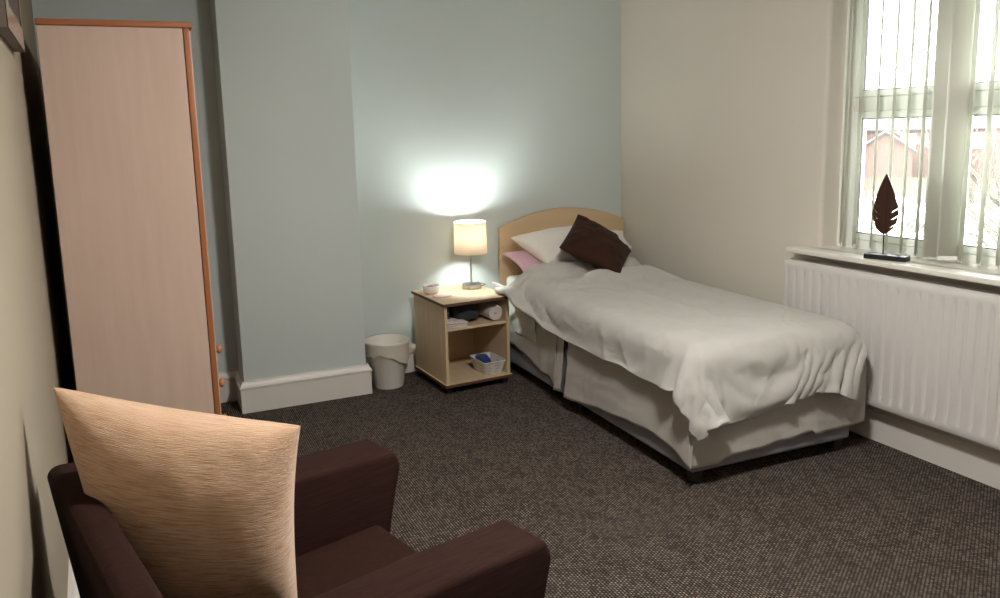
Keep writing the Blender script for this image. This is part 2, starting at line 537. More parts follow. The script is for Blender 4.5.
tube(bm, [(-RA0-.006, .07, RZ0+.035), (-RA0+.035, .07, RZ0+.035), (-RA0+.045, .07, RZ0+.02), (-RA0+.045, .07, .0)], .008, 10)
lathe(bm, [(0, 0), (.016, 0), (.016, .05), (.012, .06), (0, .06)], 14, (-RA0+.045, .07, RZ0+.01))
finish(bm, 'valve_pipe', M['radiator'], rad, True)
for a in (RA0+.2, RA1-.2):
    bm = BM(); box(bm, -a-.02, -a+.02, .001, .040, RZ0+.05, RZ1-.05)
    finish(bm, 'wall_bracket', M['radiator'], rad)

# ------------------------------------------------------------------ wardrobe
WD = thing('wardrobe', 'tall pale maple wardrobe with cherry edging and round knobs against the left wall', 'wardrobe', (-.291, 3.33, 0))
DX, LY, WH = .528, 1.39, 2.03                      # depth (x), length (y), height under the top board
bm = BM(); box(bm, 0, DX-.024, 0, .018, 0, WH, .001, 1); finish(bm, 'side_panel', M['maple'], WD)
bm = BM(); box(bm, 0, DX-.024, LY-.018, LY, 0, WH, .001, 1); finish(bm, 'side_panel', M['maple'], WD)
bm = BM(); box(bm, 0, .006, .018, LY-.018, .05, WH); finish(bm, 'back_panel', M['maple'], WD)
bm = BM(); box(bm, .006, DX-.04, .018, LY-.018, .06, .078); finish(bm, 'bottom_panel', M['maple'], WD)
bm = BM(); box(bm, DX-.06, DX-.045, .018, LY-.018, 0, .06); finish(bm, 'plinth', M['cherry'], WD)
bm = BM(); box(bm, -.002, DX+.014, -.008, LY+.008, WH, WH+.024, .006, 3); finish(bm, 'top_board', M['cherry_x'], WD, True)
bm = BM(); box(bm, DX-.021, DX+.001, -.001, .018, 0, WH, .004, 2); finish(bm, 'edge_strip', M['cherry'], WD, True)
bm = BM(); box(bm, DX-.024, DX+.002, LY-.018, LY+.001, 0, WH, .004, 2); finish(bm, 'edge_strip', M['cherry'], WD, True)
KN = [(0, 0), (.009, 0), (.009, .010), (.014, .014), (.0195, .020), (.0205, .026), (.017, .032), (.009, .036), (0, .037)]
def knob(parent, y, z):
    bm = BM(); lathe(bm, KN, 20)
    bmesh.ops.rotate(bm, verts=bm.verts, matrix=Matrix.Rotation(PI/2, 3, 'Y'))
    return finish(bm, 'knob', M['knobwood'], parent, True, loc=(DX+.006, y, z), angle=80)
for (z0, z1) in ((.09, .265), (.27, .445), (.45, .597), (.602, .755)):
    bm = BM(); box(bm, DX-.012, DX+.006, .022, .465, z0, z1, .003, 2)
    dr = finish(bm, 'drawer', M['maple'], WD, True)
    knob(dr, .21, (z0+z1)/2)
for y0, y1, z0 in ((.022, .465, .762), (.469, .918, .09), (.922, LY-.022, .09)):
    bm = BM(); box(bm, DX-.012, DX+.006, y0, y1, z0, WH-.006, .003, 2)
    finish(bm, 'door', M['maple'], WD, True)

# ------------------------------------------------------------------ picture on left wall
PY1, PY0, PZ0, PZ1 = 3.055, 2.42, 1.905, 2.42
pcx = lwx(PY1)
pic = thing('picture_frame', 'deep framed picture high on the left wall beside the wardrobe', 'picture', (pcx, PY1, PZ0), -LA*-1 if False else math.atan(-LSL)*1.0)
pic.rotation_euler = (0, 0, math.atan(-LSL))     # local y runs along the wall, x into the room
Lp, Hp, Dp, Wm = PY1-PY0, PZ1-PZ0, .036, .085
bm = BM()
for y0, y1, z0, z1 in ((-Wm, 0, 0, Hp), (-Lp, -Lp+Wm, 0, Hp), (-Lp+Wm, -Wm, 0, Wm), (-Lp+Wm, -Wm, Hp-Wm, Hp)):
    box(bm, .002, Dp-.004, y0, y1, z0, z1)
finish(bm, 'frame', M['frameside'], pic)
bm = BM()
def ring(bm, o0, o1, x0, x1):
    A = [(-o0, o0), (-Lp+o0, o0), (-Lp+o0, Hp-o0), (-o0, Hp-o0)]
    B = [(-o1, o1), (-Lp+o1, o1), (-Lp+o1, Hp-o1), (-o1, Hp-o1)]
    for i in range(4):
        j = (i+1) % 4
        q = [bm.verts.new((x0, *A[i])), bm.verts.new((x0, *A[j])), bm.verts.new((x1, *B[j])), bm.verts.new((x1, *B[i]))]
        bm.faces.new(q)
        q2 = [bm.verts.new((.003, *A[i])), bm.verts.new((.003, *A[j])), bm.verts.new((x0, *A[j])), bm.verts.new((x0, *A[i]))]
ring(bm, 0.001, Wm-.018, Dp-.002, Dp)
finish(bm, 'moulding_face', M['framegold'], pic)
bm = BM()
ring(bm, Wm-.018, Wm, Dp, Dp-.010)
finish(bm, 'inner_slip', M['frameslip'], pic)
bm = BM(); box(bm, .006, .012, -Lp+Wm-.004, -Wm+.004, Wm-.004, Hp-Wm+.004)
finish(bm, 'picture_glass', M['mirror'], pic)

# ------------------------------------------------------------------ bed
BF, BR = (2.150, 2.640, 0), -R(1.169)             # front left corner at the foot; local x = across, y = toward the head
bed = thing('divan_bed', 'single divan bed with arched beech headboard and taupe valance', 'bed', BF, BR)
BW, BL, MT = .940, 2.190, .615
def bw(x, y, z=0):
    c, s = math.cos(BR), math.sin(BR)
    return Vector((BF[0]+c*x-s*y, BF[1]+s*x+c*y, z))
bm = BM(); box(bm, 0, BW, 0, BL, .070, .360, .018, 3); finish(bm, 'divan_base', M['baseblue'], bed, True)
bm = BM(); box(bm, .085, BW-.004, .004, BL-.02, .360, MT, .05, 4); finish(bm, 'mattress', M['sheet'], bed, True)
def castor(parent, x, y, r=.022, z0=0.0, h=.07, w=.026):
    bm = BM()
    for k in (-1, 1):
        rr = []
        lathe(bm, [(0, -w/2), (r*.8, -w/2), (r, -w/2+.004), (r, -.002), (r*.6, -.001), (0, -.001)], 18)
    bm.free(); bm = BM()
    lathe(bm, [(0, -w), (r*.85, -w), (r, -w+.004), (r, w-.004), (r*.85, w), (0, w)], 20)
    bmesh.ops.rotate(bm, verts=bm.verts, matrix=Matrix.Rotation(PI/2, 3, 'X'))
    bmesh.ops.translate(bm, verts=bm.verts, vec=(x, y, z0+r))
    box(bm, x-r*.95, x+r*.95, y-w*1.08, y+w*1.08, z0+r*1.05, z0+h-.006, .004, 2)
    lathe(bm, [(0, 0), (.008, 0), (.008, .03), (0, .03)], 10, (x, y, z0+h-.02))
    return finish(bm, 'castor', M['black'], parent, True)
for x, y in ((.060, .055), (BW-.045, .055), (.06, 1.05), (BW-.06, 1.05), (.06, BL-.08), (BW-.06, BL-.08)):
    castor(bed, x, y, .030, 0, .072, .024)
# headboard: arched panel (built in the wall's own directions)
hb = BM()
HX0, HX1 = 2.268, 3.284
pts = [(HX0, .25), (HX1, .25), (HX1, .922)]
nseg = 28
for i in range(nseg+1):
    t = i/nseg; x = HX1+(HX0-HX1)*t
    z = .932 + .112*(1-(2*t-1)**2)
    pts.append((x, z))
pts.append((HX0, .922))
prism(hb, pts, 'y', 4.848, 4.872)
o = finish(hb, 'headboard', M['beech'], None, True, angle=35); mod_bev(o, .003, 2)
o.parent = bed; o.matrix_parent_inverse = (Matrix.Translation(BF) @ Matrix.Rotation(BR, 4, 'Z')).inverted()
bm = BM()
pts2 = [(x, z) for x, z in pts[3:-1]]
vs = []
for x, z in pts2:
    vs.append([bm.verts.new((x, 4.8465, z-.004)), bm.verts.new((x, 4.8465, z+.004)), bm.verts.new((x, 4.8735, z+.004)), bm.verts.new((x, 4.8735, z-.004))])
for i in range(len(vs)-1):
    for k in range(3): bm.faces.new((vs[i][k], vs[i][k+1], vs[i+1][k+1], vs[i+1][k]))
o2 = finish(bm, 'edge_trim', M['maple_z'], o, True)
for xx in (2.5, 3.05):
    bm = BM(); box(bm, xx-.03, xx+.03, 4.873, 4.888, .08, .8)
    oo = finish(bm, 'headboard_strut', M['beech'], None); oo.parent = bed
    oo.matrix_parent_inverse = o.matrix_parent_inverse

# valance panels, hanging round the base
def interp(tab, t):
    if t <= tab[0][0]: return tab[0][1]
    for (a, b), (c, d) in zip(tab, tab[1:]):
        if t <= c:
            k = (t-a)/(c-a); return b+(d-b)*(k*k*(3-2*k))
    return tab[-1][1]
def valance(name, ptsfn, L, hem, ztop, flare, seed, nu=110, nv=22, amp=.010):
    bm = BM()
    def fn(u, v):
        t = u*L
        p, n = ptsfn(t)
        zb = hem(t); zt = ztop(t)
        z = zt + (zb-zt)*v
        w = v**1.3
        off = .006 + flare(t)*w + amp*w*(nz(t*5.5, seed, v*.6)+.6*nz(t*13, seed+3, v*.8)) + .004*nz(t*6+z*12, seed+8, z*22)*(1-.3*v)
        off = max(off, .004)
        q = p + n*off
        return (q.x, q.y, z)
    sheet(bm, fn, nu, nv)
    o = finish(bm, name, M['valance'], bed, True, angle=180)
    mod_solid(o, .002, 0)
    return o
hemL = [(0, .088), (.05, .098), (.16, .132), (.32, .150), (.50, .140), (.75, .112), (1.0, .078), (1.13, .070)]
# left side, foot half
valance('valance_panel', lambda t: (Vector((0, t-.036, 0)), Vector((-1, 0, 0))), 1.135,
        lambda t: interp(hemL, t)+.018+.004*nz(t*9, 2), lambda t: .46, lambda t: .014+.03*math.exp(-((t-1.12)/.10)**2)+.015*math.exp(-(t/.1)**2), 11)
# narrow inverted pleat
valance('valance_panel', lambda t: (Vector((.0, 1.150+t, 0)), Vector((-1, 0, 0))), .075,
        lambda t: .105-.15*t, lambda t: .46, lambda t: .030+.1*t, 21, 14, 18, .004)
hemH = [(0, .112), (.15, .140), (.45, .195), (.75, .230), (.95, .24)]
valance('valance_panel', lambda t: (Vector((0, 1.232+t, 0)), Vector((-1, 0, 0))), .95,
        lambda t: interp(hemH, t)+.005*nz(t*8, 5), lambda t: .50+.08*min(1, max(0, (t-.3)/.3)), lambda t: .010+.012*math.exp(-(t/.06)**2), 31, 90, 26, .014)
# foot
hemF = [(0, .092), (.06, .088), (.14, .094), (.20, .112), (.36, .118), (.55, .130), (.70, .150), (.72, .128), (.94, .130), (1.06, .138)]
valance('valance_panel', lambda t: (Vector((-.032+t, 0, 0)), Vector((0, -1, 0))), 1.045,
        lambda t: interp(hemF, t)+.014+.003*nz(t*9, 7), lambda t: .46, lambda t: .014+.012*math.exp(-((t-.15)/.06)**2)+.010*math.exp(-((t-.72)/.05)**2), 41)
# crumpled sheet showing under the duvet by the headboard
bm = BM()
def fn(u, v):
    y = 1.50+.50*u; z = .590-.28*v
    off = .012 + .016*math.sin(PI*min(1, v*1.1))*(.5+.5*u) + .008*nz(y*8+z*5, z*16, 3)+.006*nz(y*16, z*22, 9)
    return ((.115*max(0, 1-v*4)**1.5)-max(.007, off), y, z-.004)
sheet(bm, fn, 60, 34)
mod_solid(finish(bm, 'loose_sheet', M['sheet'], bed, True, angle=180), .003, 0)

# ------------------------------------------------------------------ duvet
# draped cloth: heights and offsets of a grid of cloth points, one row of points per list
DNX, DNY = 56, 84
# each row holds x, then y, then z along the bed, in millimetres, as steps from the point before
DUVET = [
[-8,-13,-14,10,-6,-16,-14,-5,-9,-9,12,-3,20,17,-11,-8,-15,1,15,10,6,2,1,0,0,0,-1,-1,-1,-2,-2,-2,0,1,1,2,3,1,1,1,0,0,0,0,-1,-1,-1,1,1,0,0,-1,0,-2,-1,-2,-2,-3,-3,-3,-2,-4,-8,-7,-5,-2,2,-14,-7,-5,-5,-6,-7,-6,-5,-5,-4,-3,-1,-2,-1,0,1,1,6,-58,7,2,12,13,0,-1,16,9,0,9,15,2,2,17,25,23,26,22,25,26,27,27,26,27,27,27,26,27,26,26,26,26,27,25,26,27,26,27,26,26,26,25,26,25,26,25,25,26,26,26,27,27,28,27,27,28,27,26,27,26,26,25,24,21,19,21,22,25,25,25,25,25,23,23,22,23,26,27,27,28,27,25,25,23,255,18,13,17,18,16,20,15,17,18,19,14,-4,-2,7,-6,4,0,-6,-3,-2,-1,0,-1,0,0,0,1,0,2,2,2,2,-2,-3,-2,-2,0,0,-1,0,0,0,0,0,1,0,0,-1,0,0,1,0,1,1,2,2,2,2,3,3,4,6,8,14,16,15,1,4,2,2,6,8,12,15,15,15,7,0,3,-2,3,-6,7,12],
[-5,-5,-17,-7,8,-3,-12,-15,-1,-15,-10,11,11,27,3,-15,-19,1,15,10,4,2,0,0,0,0,0,0,2,1,0,0,0,0,0,-1,-2,0,0,0,0,0,0,1,1,1,0,0,-1,0,-1,1,0,0,0,0,-1,-2,-4,-4,-4,-3,-4,-1,-7,-5,-6,-2,-5,-5,-8,-5,-6,-6,-5,-4,-4,-3,-1,-1,-1,-2,1,0,-4,-76,12,4,9,13,14,1,0,17,-1,8,12,16,2,20,23,19,24,22,25,27,27,27,26,27,27,27,27,26,27,27,26,26,26,27,25,26,26,26,27,25,26,26,25,26,25,26,26,25,26,26,27,27,27,27,28,27,27,26,27,26,26,26,26,24,23,23,17,22,24,25,26,26,25,23,21,20,25,27,28,27,27,26,26,25,266,19,16,17,16,15,19,18,15,19,19,14,1,0,-4,4,6,0,-5,-4,-1,-1,0,0,0,0,0,0,-1,0,0,0,0,0,0,0,1,-1,0,0,0,0,0,0,-1,0,0,0,0,0,1,0,0,0,0,1,1,1,4,3,3,4,2,1,6,5,9,16,5,7,7,7,3,4,13,17,21,10,-5,-2,1,0,2,-1,-1],
[7,-10,-10,-12,-7,6,1,-12,-8,-8,-14,-7,14,21,16,-16,-18,4,14,8,2,1,0,1,0,1,0,0,0,0,0,0,0,0,1,0,0,0,0,0,0,-1,0,0,0,0,-1,1,0,0,0,1,1,0,0,0,1,0,-1,-1,-7,-3,-1,-1,-8,-6,-3,-4,1,-6,-7,-4,-5,-6,-5,-4,-4,-4,0,-1,-1,-2,0,-1,-2,-75,-5,12,4,11,17,13,-2,8,11,-2,15,14,11,20,20,19,24,23,25,27,27,26,27,27,27,27,28,27,27,27,27,26,26,26,25,26,26,25,26,26,26,26,25,26,26,25,26,26,26,26,26,26,27,27,27,28,27,28,27,26,25,26,26,24,24,23,22,20,24,26,26,25,25,23,21,18,24,27,29,27,27,27,26,25,280,17,16,17,18,15,16,18,17,16,20,19,7,-2,-3,5,6,-1,-5,-3,-1,0,0,-1,0,0,0,0,0,0,0,0,0,0,-1,0,0,0,0,0,0,0,0,0,0,0,0,0,0,0,0,0,0,0,0,1,0,1,0,1,4,2,2,3,6,3,2,5,6,7,7,3,6,9,12,18,22,4,-1,-1,1,-1,0,6,-5],
[21,-14,-8,-6,-12,-6,4,2,-13,-10,-9,-9,-2,19,22,-14,-15,7,13,4,0,-1,3,0,0,0,0,0,0,0,-1,0,1,0,0,0,0,1,-1,0,0,0,0,0,-1,0,0,0,0,1,0,0,0,0,-1,0,1,1,2,1,-2,-8,-8,5,-2,-11,2,1,-3,2,-3,-5,-5,-5,-4,-7,-3,-5,2,-2,0,-2,-1,-1,-2,-75,-1,-1,17,8,1,14,15,-6,14,13,-2,18,18,15,22,19,24,23,26,27,27,26,27,27,27,28,28,27,28,27,27,26,26,26,25,25,26,25,26,25,26,26,26,26,26,26,26,26,25,26,26,26,26,27,28,27,28,27,27,27,25,25,25,24,22,24,24,23,25,25,26,25,26,23,17,22,26,24,29,27,27,27,27,25,294,16,17,13,17,21,16,17,16,17,18,22,11,-1,-1,6,5,-2,-5,-1,-1,0,-1,0,0,0,0,0,0,0,0,0,0,0,-1,0,0,0,0,0,0,0,0,0,0,0,0,0,0,0,0,0,0,0,0,1,0,0,1,1,1,3,3,3,4,5,1,0,-1,1,4,6,6,7,16,20,16,6,-9,5,0,0,-2,0,4],
[20,2,-7,-11,-5,-9,-9,6,-7,-13,-3,-10,-8,13,22,-11,-12,9,9,0,-1,2,0,0,0,0,0,0,0,-1,0,0,0,1,0,0,0,0,0,0,0,-1,0,0,0,0,0,0,0,0,0,0,0,-1,-1,-1,-1,0,2,3,1,2,-4,-12,2,0,-3,-5,1,7,4,-2,-3,-4,-5,-7,-4,-3,-4,4,0,-2,-1,-1,-1,-95,17,3,8,18,1,-2,12,13,-1,19,11,8,17,16,23,20,23,25,26,27,26,26,27,27,28,27,28,28,28,28,27,27,25,26,25,25,25,25,25,26,26,26,26,26,26,27,26,26,25,26,25,26,26,27,27,27,28,27,28,27,27,27,20,24,21,23,25,25,25,24,26,27,28,20,20,24,24,27,25,28,27,26,27,25,300,18,20,18,12,20,20,17,17,19,14,21,17,3,0,5,5,-4,-3,0,-1,-1,0,0,0,0,0,0,0,0,0,0,0,0,-1,0,0,0,0,0,0,0,0,0,0,0,0,0,0,0,0,0,0,0,0,1,0,0,1,0,1,1,0,8,3,3,3,1,1,-2,-3,2,3,3,18,19,8,11,-4,-4,8,-2,-9,-1,9],
[20,6,1,-7,-11,0,-9,-8,-2,-10,-6,-9,-7,3,22,-9,-8,11,0,-1,2,-1,0,0,0,0,0,0,0,0,0,0,0,0,0,0,0,0,0,0,0,0,0,0,0,0,0,0,0,0,-1,0,0,-1,0,-1,-1,-1,0,0,2,2,0,2,-8,1,1,-3,-4,7,6,0,-1,-3,0,-7,-5,-6,3,2,3,-2,-2,-1,0,-108,12,18,10,5,15,1,0,12,9,9,13,13,19,14,24,21,23,26,26,26,26,27,26,28,27,28,28,29,28,28,27,26,26,26,25,24,24,25,25,26,26,26,27,26,27,26,26,26,26,25,25,26,26,26,27,28,27,28,27,27,27,27,26,19,22,22,25,25,25,23,26,27,28,28,24,21,21,26,27,25,28,26,25,26,312,19,15,18,18,14,20,22,19,19,16,17,19,10,1,5,2,-3,-1,-1,0,-1,0,0,0,0,0,0,0,0,0,0,0,0,0,-1,0,0,0,0,0,0,0,0,0,0,0,0,0,0,0,0,0,0,0,0,1,0,0,1,1,0,1,0,8,3,3,1,3,-2,-3,0,1,2,3,11,18,5,-2,-1,-2,3,2,-2,-3],
[41,-5,4,-5,-10,-4,-7,-3,-11,-6,-9,-9,-4,-5,17,-7,-2,4,-2,3,-1,0,0,0,0,0,0,0,0,0,0,0,0,0,0,0,0,0,0,0,0,0,0,0,0,0,0,0,0,0,0,0,0,-2,0,2,-2,0,1,-3,-2,0,5,0,2,-5,6,-5,-2,7,1,-2,-1,-1,1,3,-4,-6,0,9,3,0,-4,-1,4,-117,15,10,12,11,16,7,11,5,3,11,9,14,17,15,26,21,25,26,25,26,26,26,27,27,28,28,28,29,28,28,28,26,26,25,25,24,24,25,25,25,26,27,27,26,27,27,26,26,26,25,25,25,26,26,27,27,28,27,28,27,27,25,25,25,21,20,23,24,25,25,27,27,27,28,27,20,24,25,25,27,28,24,26,23,317,17,22,19,20,14,16,17,22,23,18,19,18,17,2,6,0,-2,0,-1,-1,0,0,0,0,0,0,0,0,0,0,0,0,0,0,-1,0,0,0,0,0,0,0,0,0,0,0,0,0,0,0,0,0,0,0,0,1,0,-1,1,1,1,1,1,1,7,1,4,2,-3,-1,1,1,2,1,2,13,10,1,-8,-7,1,11,0,-9],
[62,-6,-8,-5,-4,-2,-5,-15,-4,0,-9,-12,-5,-8,10,-8,1,-1,5,-3,0,0,0,0,0,0,0,0,0,0,0,0,0,0,0,0,0,0,0,0,0,0,0,0,0,0,0,0,0,0,0,0,0,-1,1,0,0,0,0,0,-1,2,-4,7,-3,3,-5,11,-6,1,1,1,-5,6,2,-1,3,-8,-1,8,3,0,2,0,1,-117,23,16,12,12,9,7,-11,14,17,10,-5,20,13,18,24,25,26,24,25,26,26,26,27,27,27,29,28,29,29,28,27,27,26,25,24,24,24,24,25,26,26,27,26,27,27,27,27,26,26,25,24,25,26,26,27,27,27,28,27,27,27,25,23,26,26,22,19,23,22,27,28,27,26,28,25,27,20,28,25,26,28,25,23,25,324,4,19,21,22,23,22,17,21,19,23,22,18,21,9,2,0,1,-3,1,0,0,0,0,0,-1,0,0,0,0,0,0,0,0,0,0,0,0,0,-1,1,-1,0,1,0,0,0,0,0,0,0,0,0,0,0,0,0,0,0,0,1,-2,4,-1,3,2,6,-3,3,4,-2,-1,3,-3,0,7,0,18,2,-9,-5,-1,3,2,-5],
[85,-8,-8,-8,-9,-6,-9,-3,-7,-10,0,-6,-9,-4,-8,5,1,1,-2,0,1,0,0,0,0,0,0,0,0,-1,0,1,0,-1,0,0,0,0,-1,1,0,0,0,0,0,0,0,0,0,0,0,-1,1,0,0,0,0,-1,0,1,0,0,1,-4,5,2,2,-3,3,-1,4,0,-1,-2,4,-1,4,3,-4,3,7,0,0,-3,6,-112,20,13,5,4,8,5,17,1,7,14,10,7,18,20,26,24,25,25,26,25,26,26,27,27,28,28,29,29,28,29,27,27,25,25,24,24,24,24,25,25,26,27,27,27,28,27,26,27,25,26,24,25,25,26,27,27,27,27,27,28,26,27,24,23,23,24,23,23,22,24,27,28,27,28,28,24,25,25,26,24,27,27,25,21,324,13,17,23,23,21,23,18,22,23,20,22,22,19,16,0,0,-1,1,-1,0,0,0,0,0,0,0,0,0,0,0,0,0,0,0,0,0,0,-1,0,0,0,0,0,0,0,0,0,0,1,0,0,0,0,-1,0,1,0,0,0,0,0,-1,4,1,1,0,6,-2,3,0,-1,1,3,-3,5,1,0,12,-3,-8,1,0,5,-6],
[100,-4,-10,-10,-8,-9,-2,-6,-8,-8,-8,-1,-7,-5,-4,2,0,0,0,0,0,0,0,0,0,0,0,0,0,0,0,0,0,0,-1,0,0,0,0,0,0,0,0,0,0,0,0,0,0,0,0,0,0,0,0,0,0,0,0,-1,0,1,-1,3,-3,4,1,3,-2,1,2,3,1,-1,1,0,-2,10,-1,-3,5,4,2,-4,3,-102,11,10,3,5,10,9,10,15,6,0,7,12,18,22,26,26,25,25,26,25,26,26,27,27,28,28,29,29,28,28,27,27,25,25,24,24,23,25,24,26,26,27,27,28,27,27,26,27,26,25,24,25,25,26,27,26,28,27,27,27,26,27,26,23,21,22,24,26,25,24,24,26,27,29,28,27,24,26,27,25,24,25,23,23,324,21,17,21,23,19,24,23,19,23,25,23,23,19,14,2,1,0,0,0,0,0,0,0,0,0,0,0,0,0,0,0,0,0,0,0,0,0,0,0,0,0,0,-1,0,1,0,0,0,0,0,-1,0,1,0,0,0,0,-1,1,1,-2,2,-3,5,0,4,-3,4,-1,0,2,0,0,0,3,7,-9,6,6,-5,-5,2,7,-2],
[108,-7,-1,-11,-17,-4,-2,-2,-4,-5,-6,-7,-5,-4,-2,1,0,0,0,0,0,0,0,0,0,0,0,0,0,0,0,0,0,0,-1,0,0,0,0,0,0,0,0,0,0,0,0,0,0,0,0,0,0,0,0,0,0,0,0,0,0,0,0,0,0,-1,5,1,2,-1,4,0,2,-2,2,1,-1,3,6,-2,-3,11,0,-5,2,-81,6,8,7,5,13,7,7,4,3,0,3,9,20,24,27,26,26,26,25,26,25,27,26,27,28,28,29,29,28,28,27,26,25,25,24,24,23,24,25,26,26,27,27,28,27,27,27,26,26,25,25,24,26,26,26,27,27,27,27,27,26,26,25,25,23,21,23,26,25,24,27,25,27,29,28,27,24,26,27,28,17,25,22,24,317,23,22,21,15,22,25,25,26,24,26,27,24,18,13,4,1,0,0,0,0,0,-1,0,0,0,0,0,0,0,0,0,0,0,0,0,0,0,0,0,0,0,0,0,0,0,0,0,0,0,0,0,0,0,0,0,0,0,0,0,1,-1,0,3,-3,5,-4,7,-4,3,-5,4,0,1,-5,3,0,11,-6,6,4,-14,6,11,-1],
[103,-1,-4,-10,-1,1,-2,-1,-4,-5,-6,-7,-4,-2,-2,0,0,0,0,0,0,0,0,-1,0,0,0,0,0,0,0,0,0,0,0,0,0,0,-1,1,0,0,0,0,0,0,0,0,0,0,0,0,0,0,0,0,0,0,0,0,0,0,0,-1,0,0,-1,5,3,1,2,0,-1,2,2,0,0,1,-1,0,1,12,-2,-4,-1,-63,9,7,6,-4,0,10,6,4,2,1,1,15,18,24,27,27,26,25,26,25,26,27,26,27,28,28,29,28,28,27,27,26,25,24,24,24,24,24,25,26,26,27,28,27,27,27,27,27,26,25,24,25,25,26,27,26,27,27,27,27,26,25,25,26,26,24,21,22,24,25,28,28,27,25,29,27,20,27,28,27,16,24,23,25,307,24,22,23,24,23,23,27,27,26,27,25,23,21,12,3,0,0,0,0,0,0,0,0,0,0,0,0,0,0,0,0,0,0,0,0,0,0,0,0,0,0,0,0,0,0,0,0,0,0,0,0,0,0,0,0,0,0,0,1,-2,0,1,4,-3,-3,9,-7,5,-4,7,-5,5,3,-12,2,-1,15,6,5,3,-16,7,9,4],
[116,-4,-2,-1,-2,-3,-4,-4,-3,-2,-3,-3,-3,-2,-1,-1,0,0,0,0,0,0,0,0,-1,0,0,0,0,0,0,0,0,0,0,0,0,0,0,0,0,0,0,0,0,0,0,0,0,0,0,0,0,0,0,0,0,0,0,0,0,0,0,-1,0,0,-1,2,4,3,2,-1,1,1,2,-1,1,1,-2,0,-2,11,-4,-5,2,-44,8,1,-4,-4,1,3,3,3,3,4,8,13,20,24,26,27,25,26,25,26,26,26,27,27,28,28,28,28,28,27,26,25,25,24,24,24,24,24,26,26,26,28,27,27,28,27,27,26,26,25,25,25,25,26,27,26,27,27,27,26,27,26,25,25,25,26,22,21,22,25,29,28,27,26,28,26,24,27,26,20,17,25,23,24,301,24,25,25,23,26,26,26,27,27,28,23,24,19,11,2,0,0,0,0,0,0,0,0,0,0,0,0,0,0,0,0,0,0,0,0,0,0,0,0,0,0,0,0,0,0,0,0,0,0,0,0,0,0,0,0,0,0,0,0,0,0,0,0,1,0,-2,11,-5,-2,-1,-2,9,3,-10,0,-3,12,3,10,14,-10,8,9,2],
[131,2,0,-3,-5,-7,-2,-2,-2,-1,-2,-3,-1,-2,-1,-1,0,0,0,0,0,0,0,0,0,0,0,0,-1,0,0,0,0,0,0,0,0,0,0,0,0,0,0,0,0,0,0,0,0,0,0,0,0,0,0,0,0,0,0,0,0,0,0,0,0,-1,0,-1,4,5,-2,3,0,4,-1,0,0,0,0,-2,-4,3,-1,-1,2,-45,10,1,-2,1,-3,4,8,3,2,-2,7,13,20,24,26,26,26,25,26,26,26,26,27,27,28,28,27,28,27,27,25,26,24,24,24,24,24,25,25,27,27,27,27,28,27,27,27,26,26,26,24,25,26,26,27,26,27,27,27,26,27,26,25,25,24,24,24,23,23,27,25,27,27,28,29,27,25,26,24,8,22,25,24,25,301,23,26,26,25,24,27,25,27,28,27,25,24,17,10,2,0,0,0,0,0,0,0,0,0,0,0,-1,0,1,0,0,0,0,-1,0,1,0,0,0,0,0,0,-1,0,0,0,0,0,0,0,1,0,0,0,-1,2,-1,0,0,-1,1,0,3,-2,0,0,5,1,0,1,-7,5,3,-8,4,3,-6,9,8,23,4,8,6,2],
[153,-4,-4,-2,-1,-2,-2,-1,-2,-2,-3,-2,-1,-1,-1,0,-1,0,0,0,0,0,0,0,0,0,0,0,0,-1,0,0,0,0,0,0,0,0,0,0,0,0,0,0,0,0,0,0,0,0,0,0,0,0,0,0,0,0,0,0,0,0,0,0,0,0,-2,0,1,4,3,3,-1,0,1,3,-2,0,0,-3,-4,0,1,1,2,-50,-1,0,1,3,6,7,7,2,-2,6,5,15,20,24,26,25,26,26,25,26,26,27,27,27,27,28,28,27,26,26,25,25,25,24,24,24,24,25,26,27,27,27,28,27,28,27,26,27,25,26,25,25,26,26,27,26,27,27,27,26,26,26,25,25,24,25,25,23,28,22,23,27,28,28,29,25,27,26,17,9,23,25,25,25,300,25,26,26,26,25,25,26,27,28,25,27,23,17,9,2,0,0,0,0,0,0,0,0,0,0,0,0,0,0,0,0,0,-1,-1,1,0,1,0,0,0,0,0,-1,1,-1,0,1,0,-1,1,0,0,0,0,0,-1,1,0,-1,1,0,0,-2,2,0,-3,5,11,-11,12,-11,-1,-5,11,-1,-4,-3,7,16,25,10,6,5,0],
[174,-3,-4,-1,-2,-2,-1,-2,-2,-3,-1,-2,-1,-1,-1,0,-1,0,0,0,0,0,0,0,0,0,0,0,0,-1,0,0,0,0,0,0,0,0,0,0,0,0,0,0,0,0,0,0,0,0,0,0,0,0,0,0,0,0,0,0,0,0,0,0,0,0,0,-1,0,3,4,1,2,0,1,0,0,0,0,-4,-3,0,1,1,-1,-42,-4,-5,-2,4,6,11,3,-1,4,5,6,14,21,24,26,25,26,25,26,26,26,27,27,27,28,27,27,27,26,25,25,25,24,24,24,25,24,26,26,27,27,28,27,28,27,27,27,26,26,25,25,26,26,26,27,27,26,27,27,26,26,25,25,26,26,26,25,23,21,22,28,27,27,28,27,26,26,25,11,15,23,25,24,24,303,25,24,26,25,26,24,27,28,26,27,26,23,17,8,2,0,0,0,0,0,0,0,0,0,0,0,0,0,0,0,0,0,-1,0,0,1,0,0,-1,1,0,0,-1,0,0,0,1,0,0,-1,1,0,0,0,0,0,0,-1,1,0,-1,1,2,-2,3,-3,3,13,-9,5,-5,-5,5,2,-5,-4,0,7,23,20,12,7,3,6],
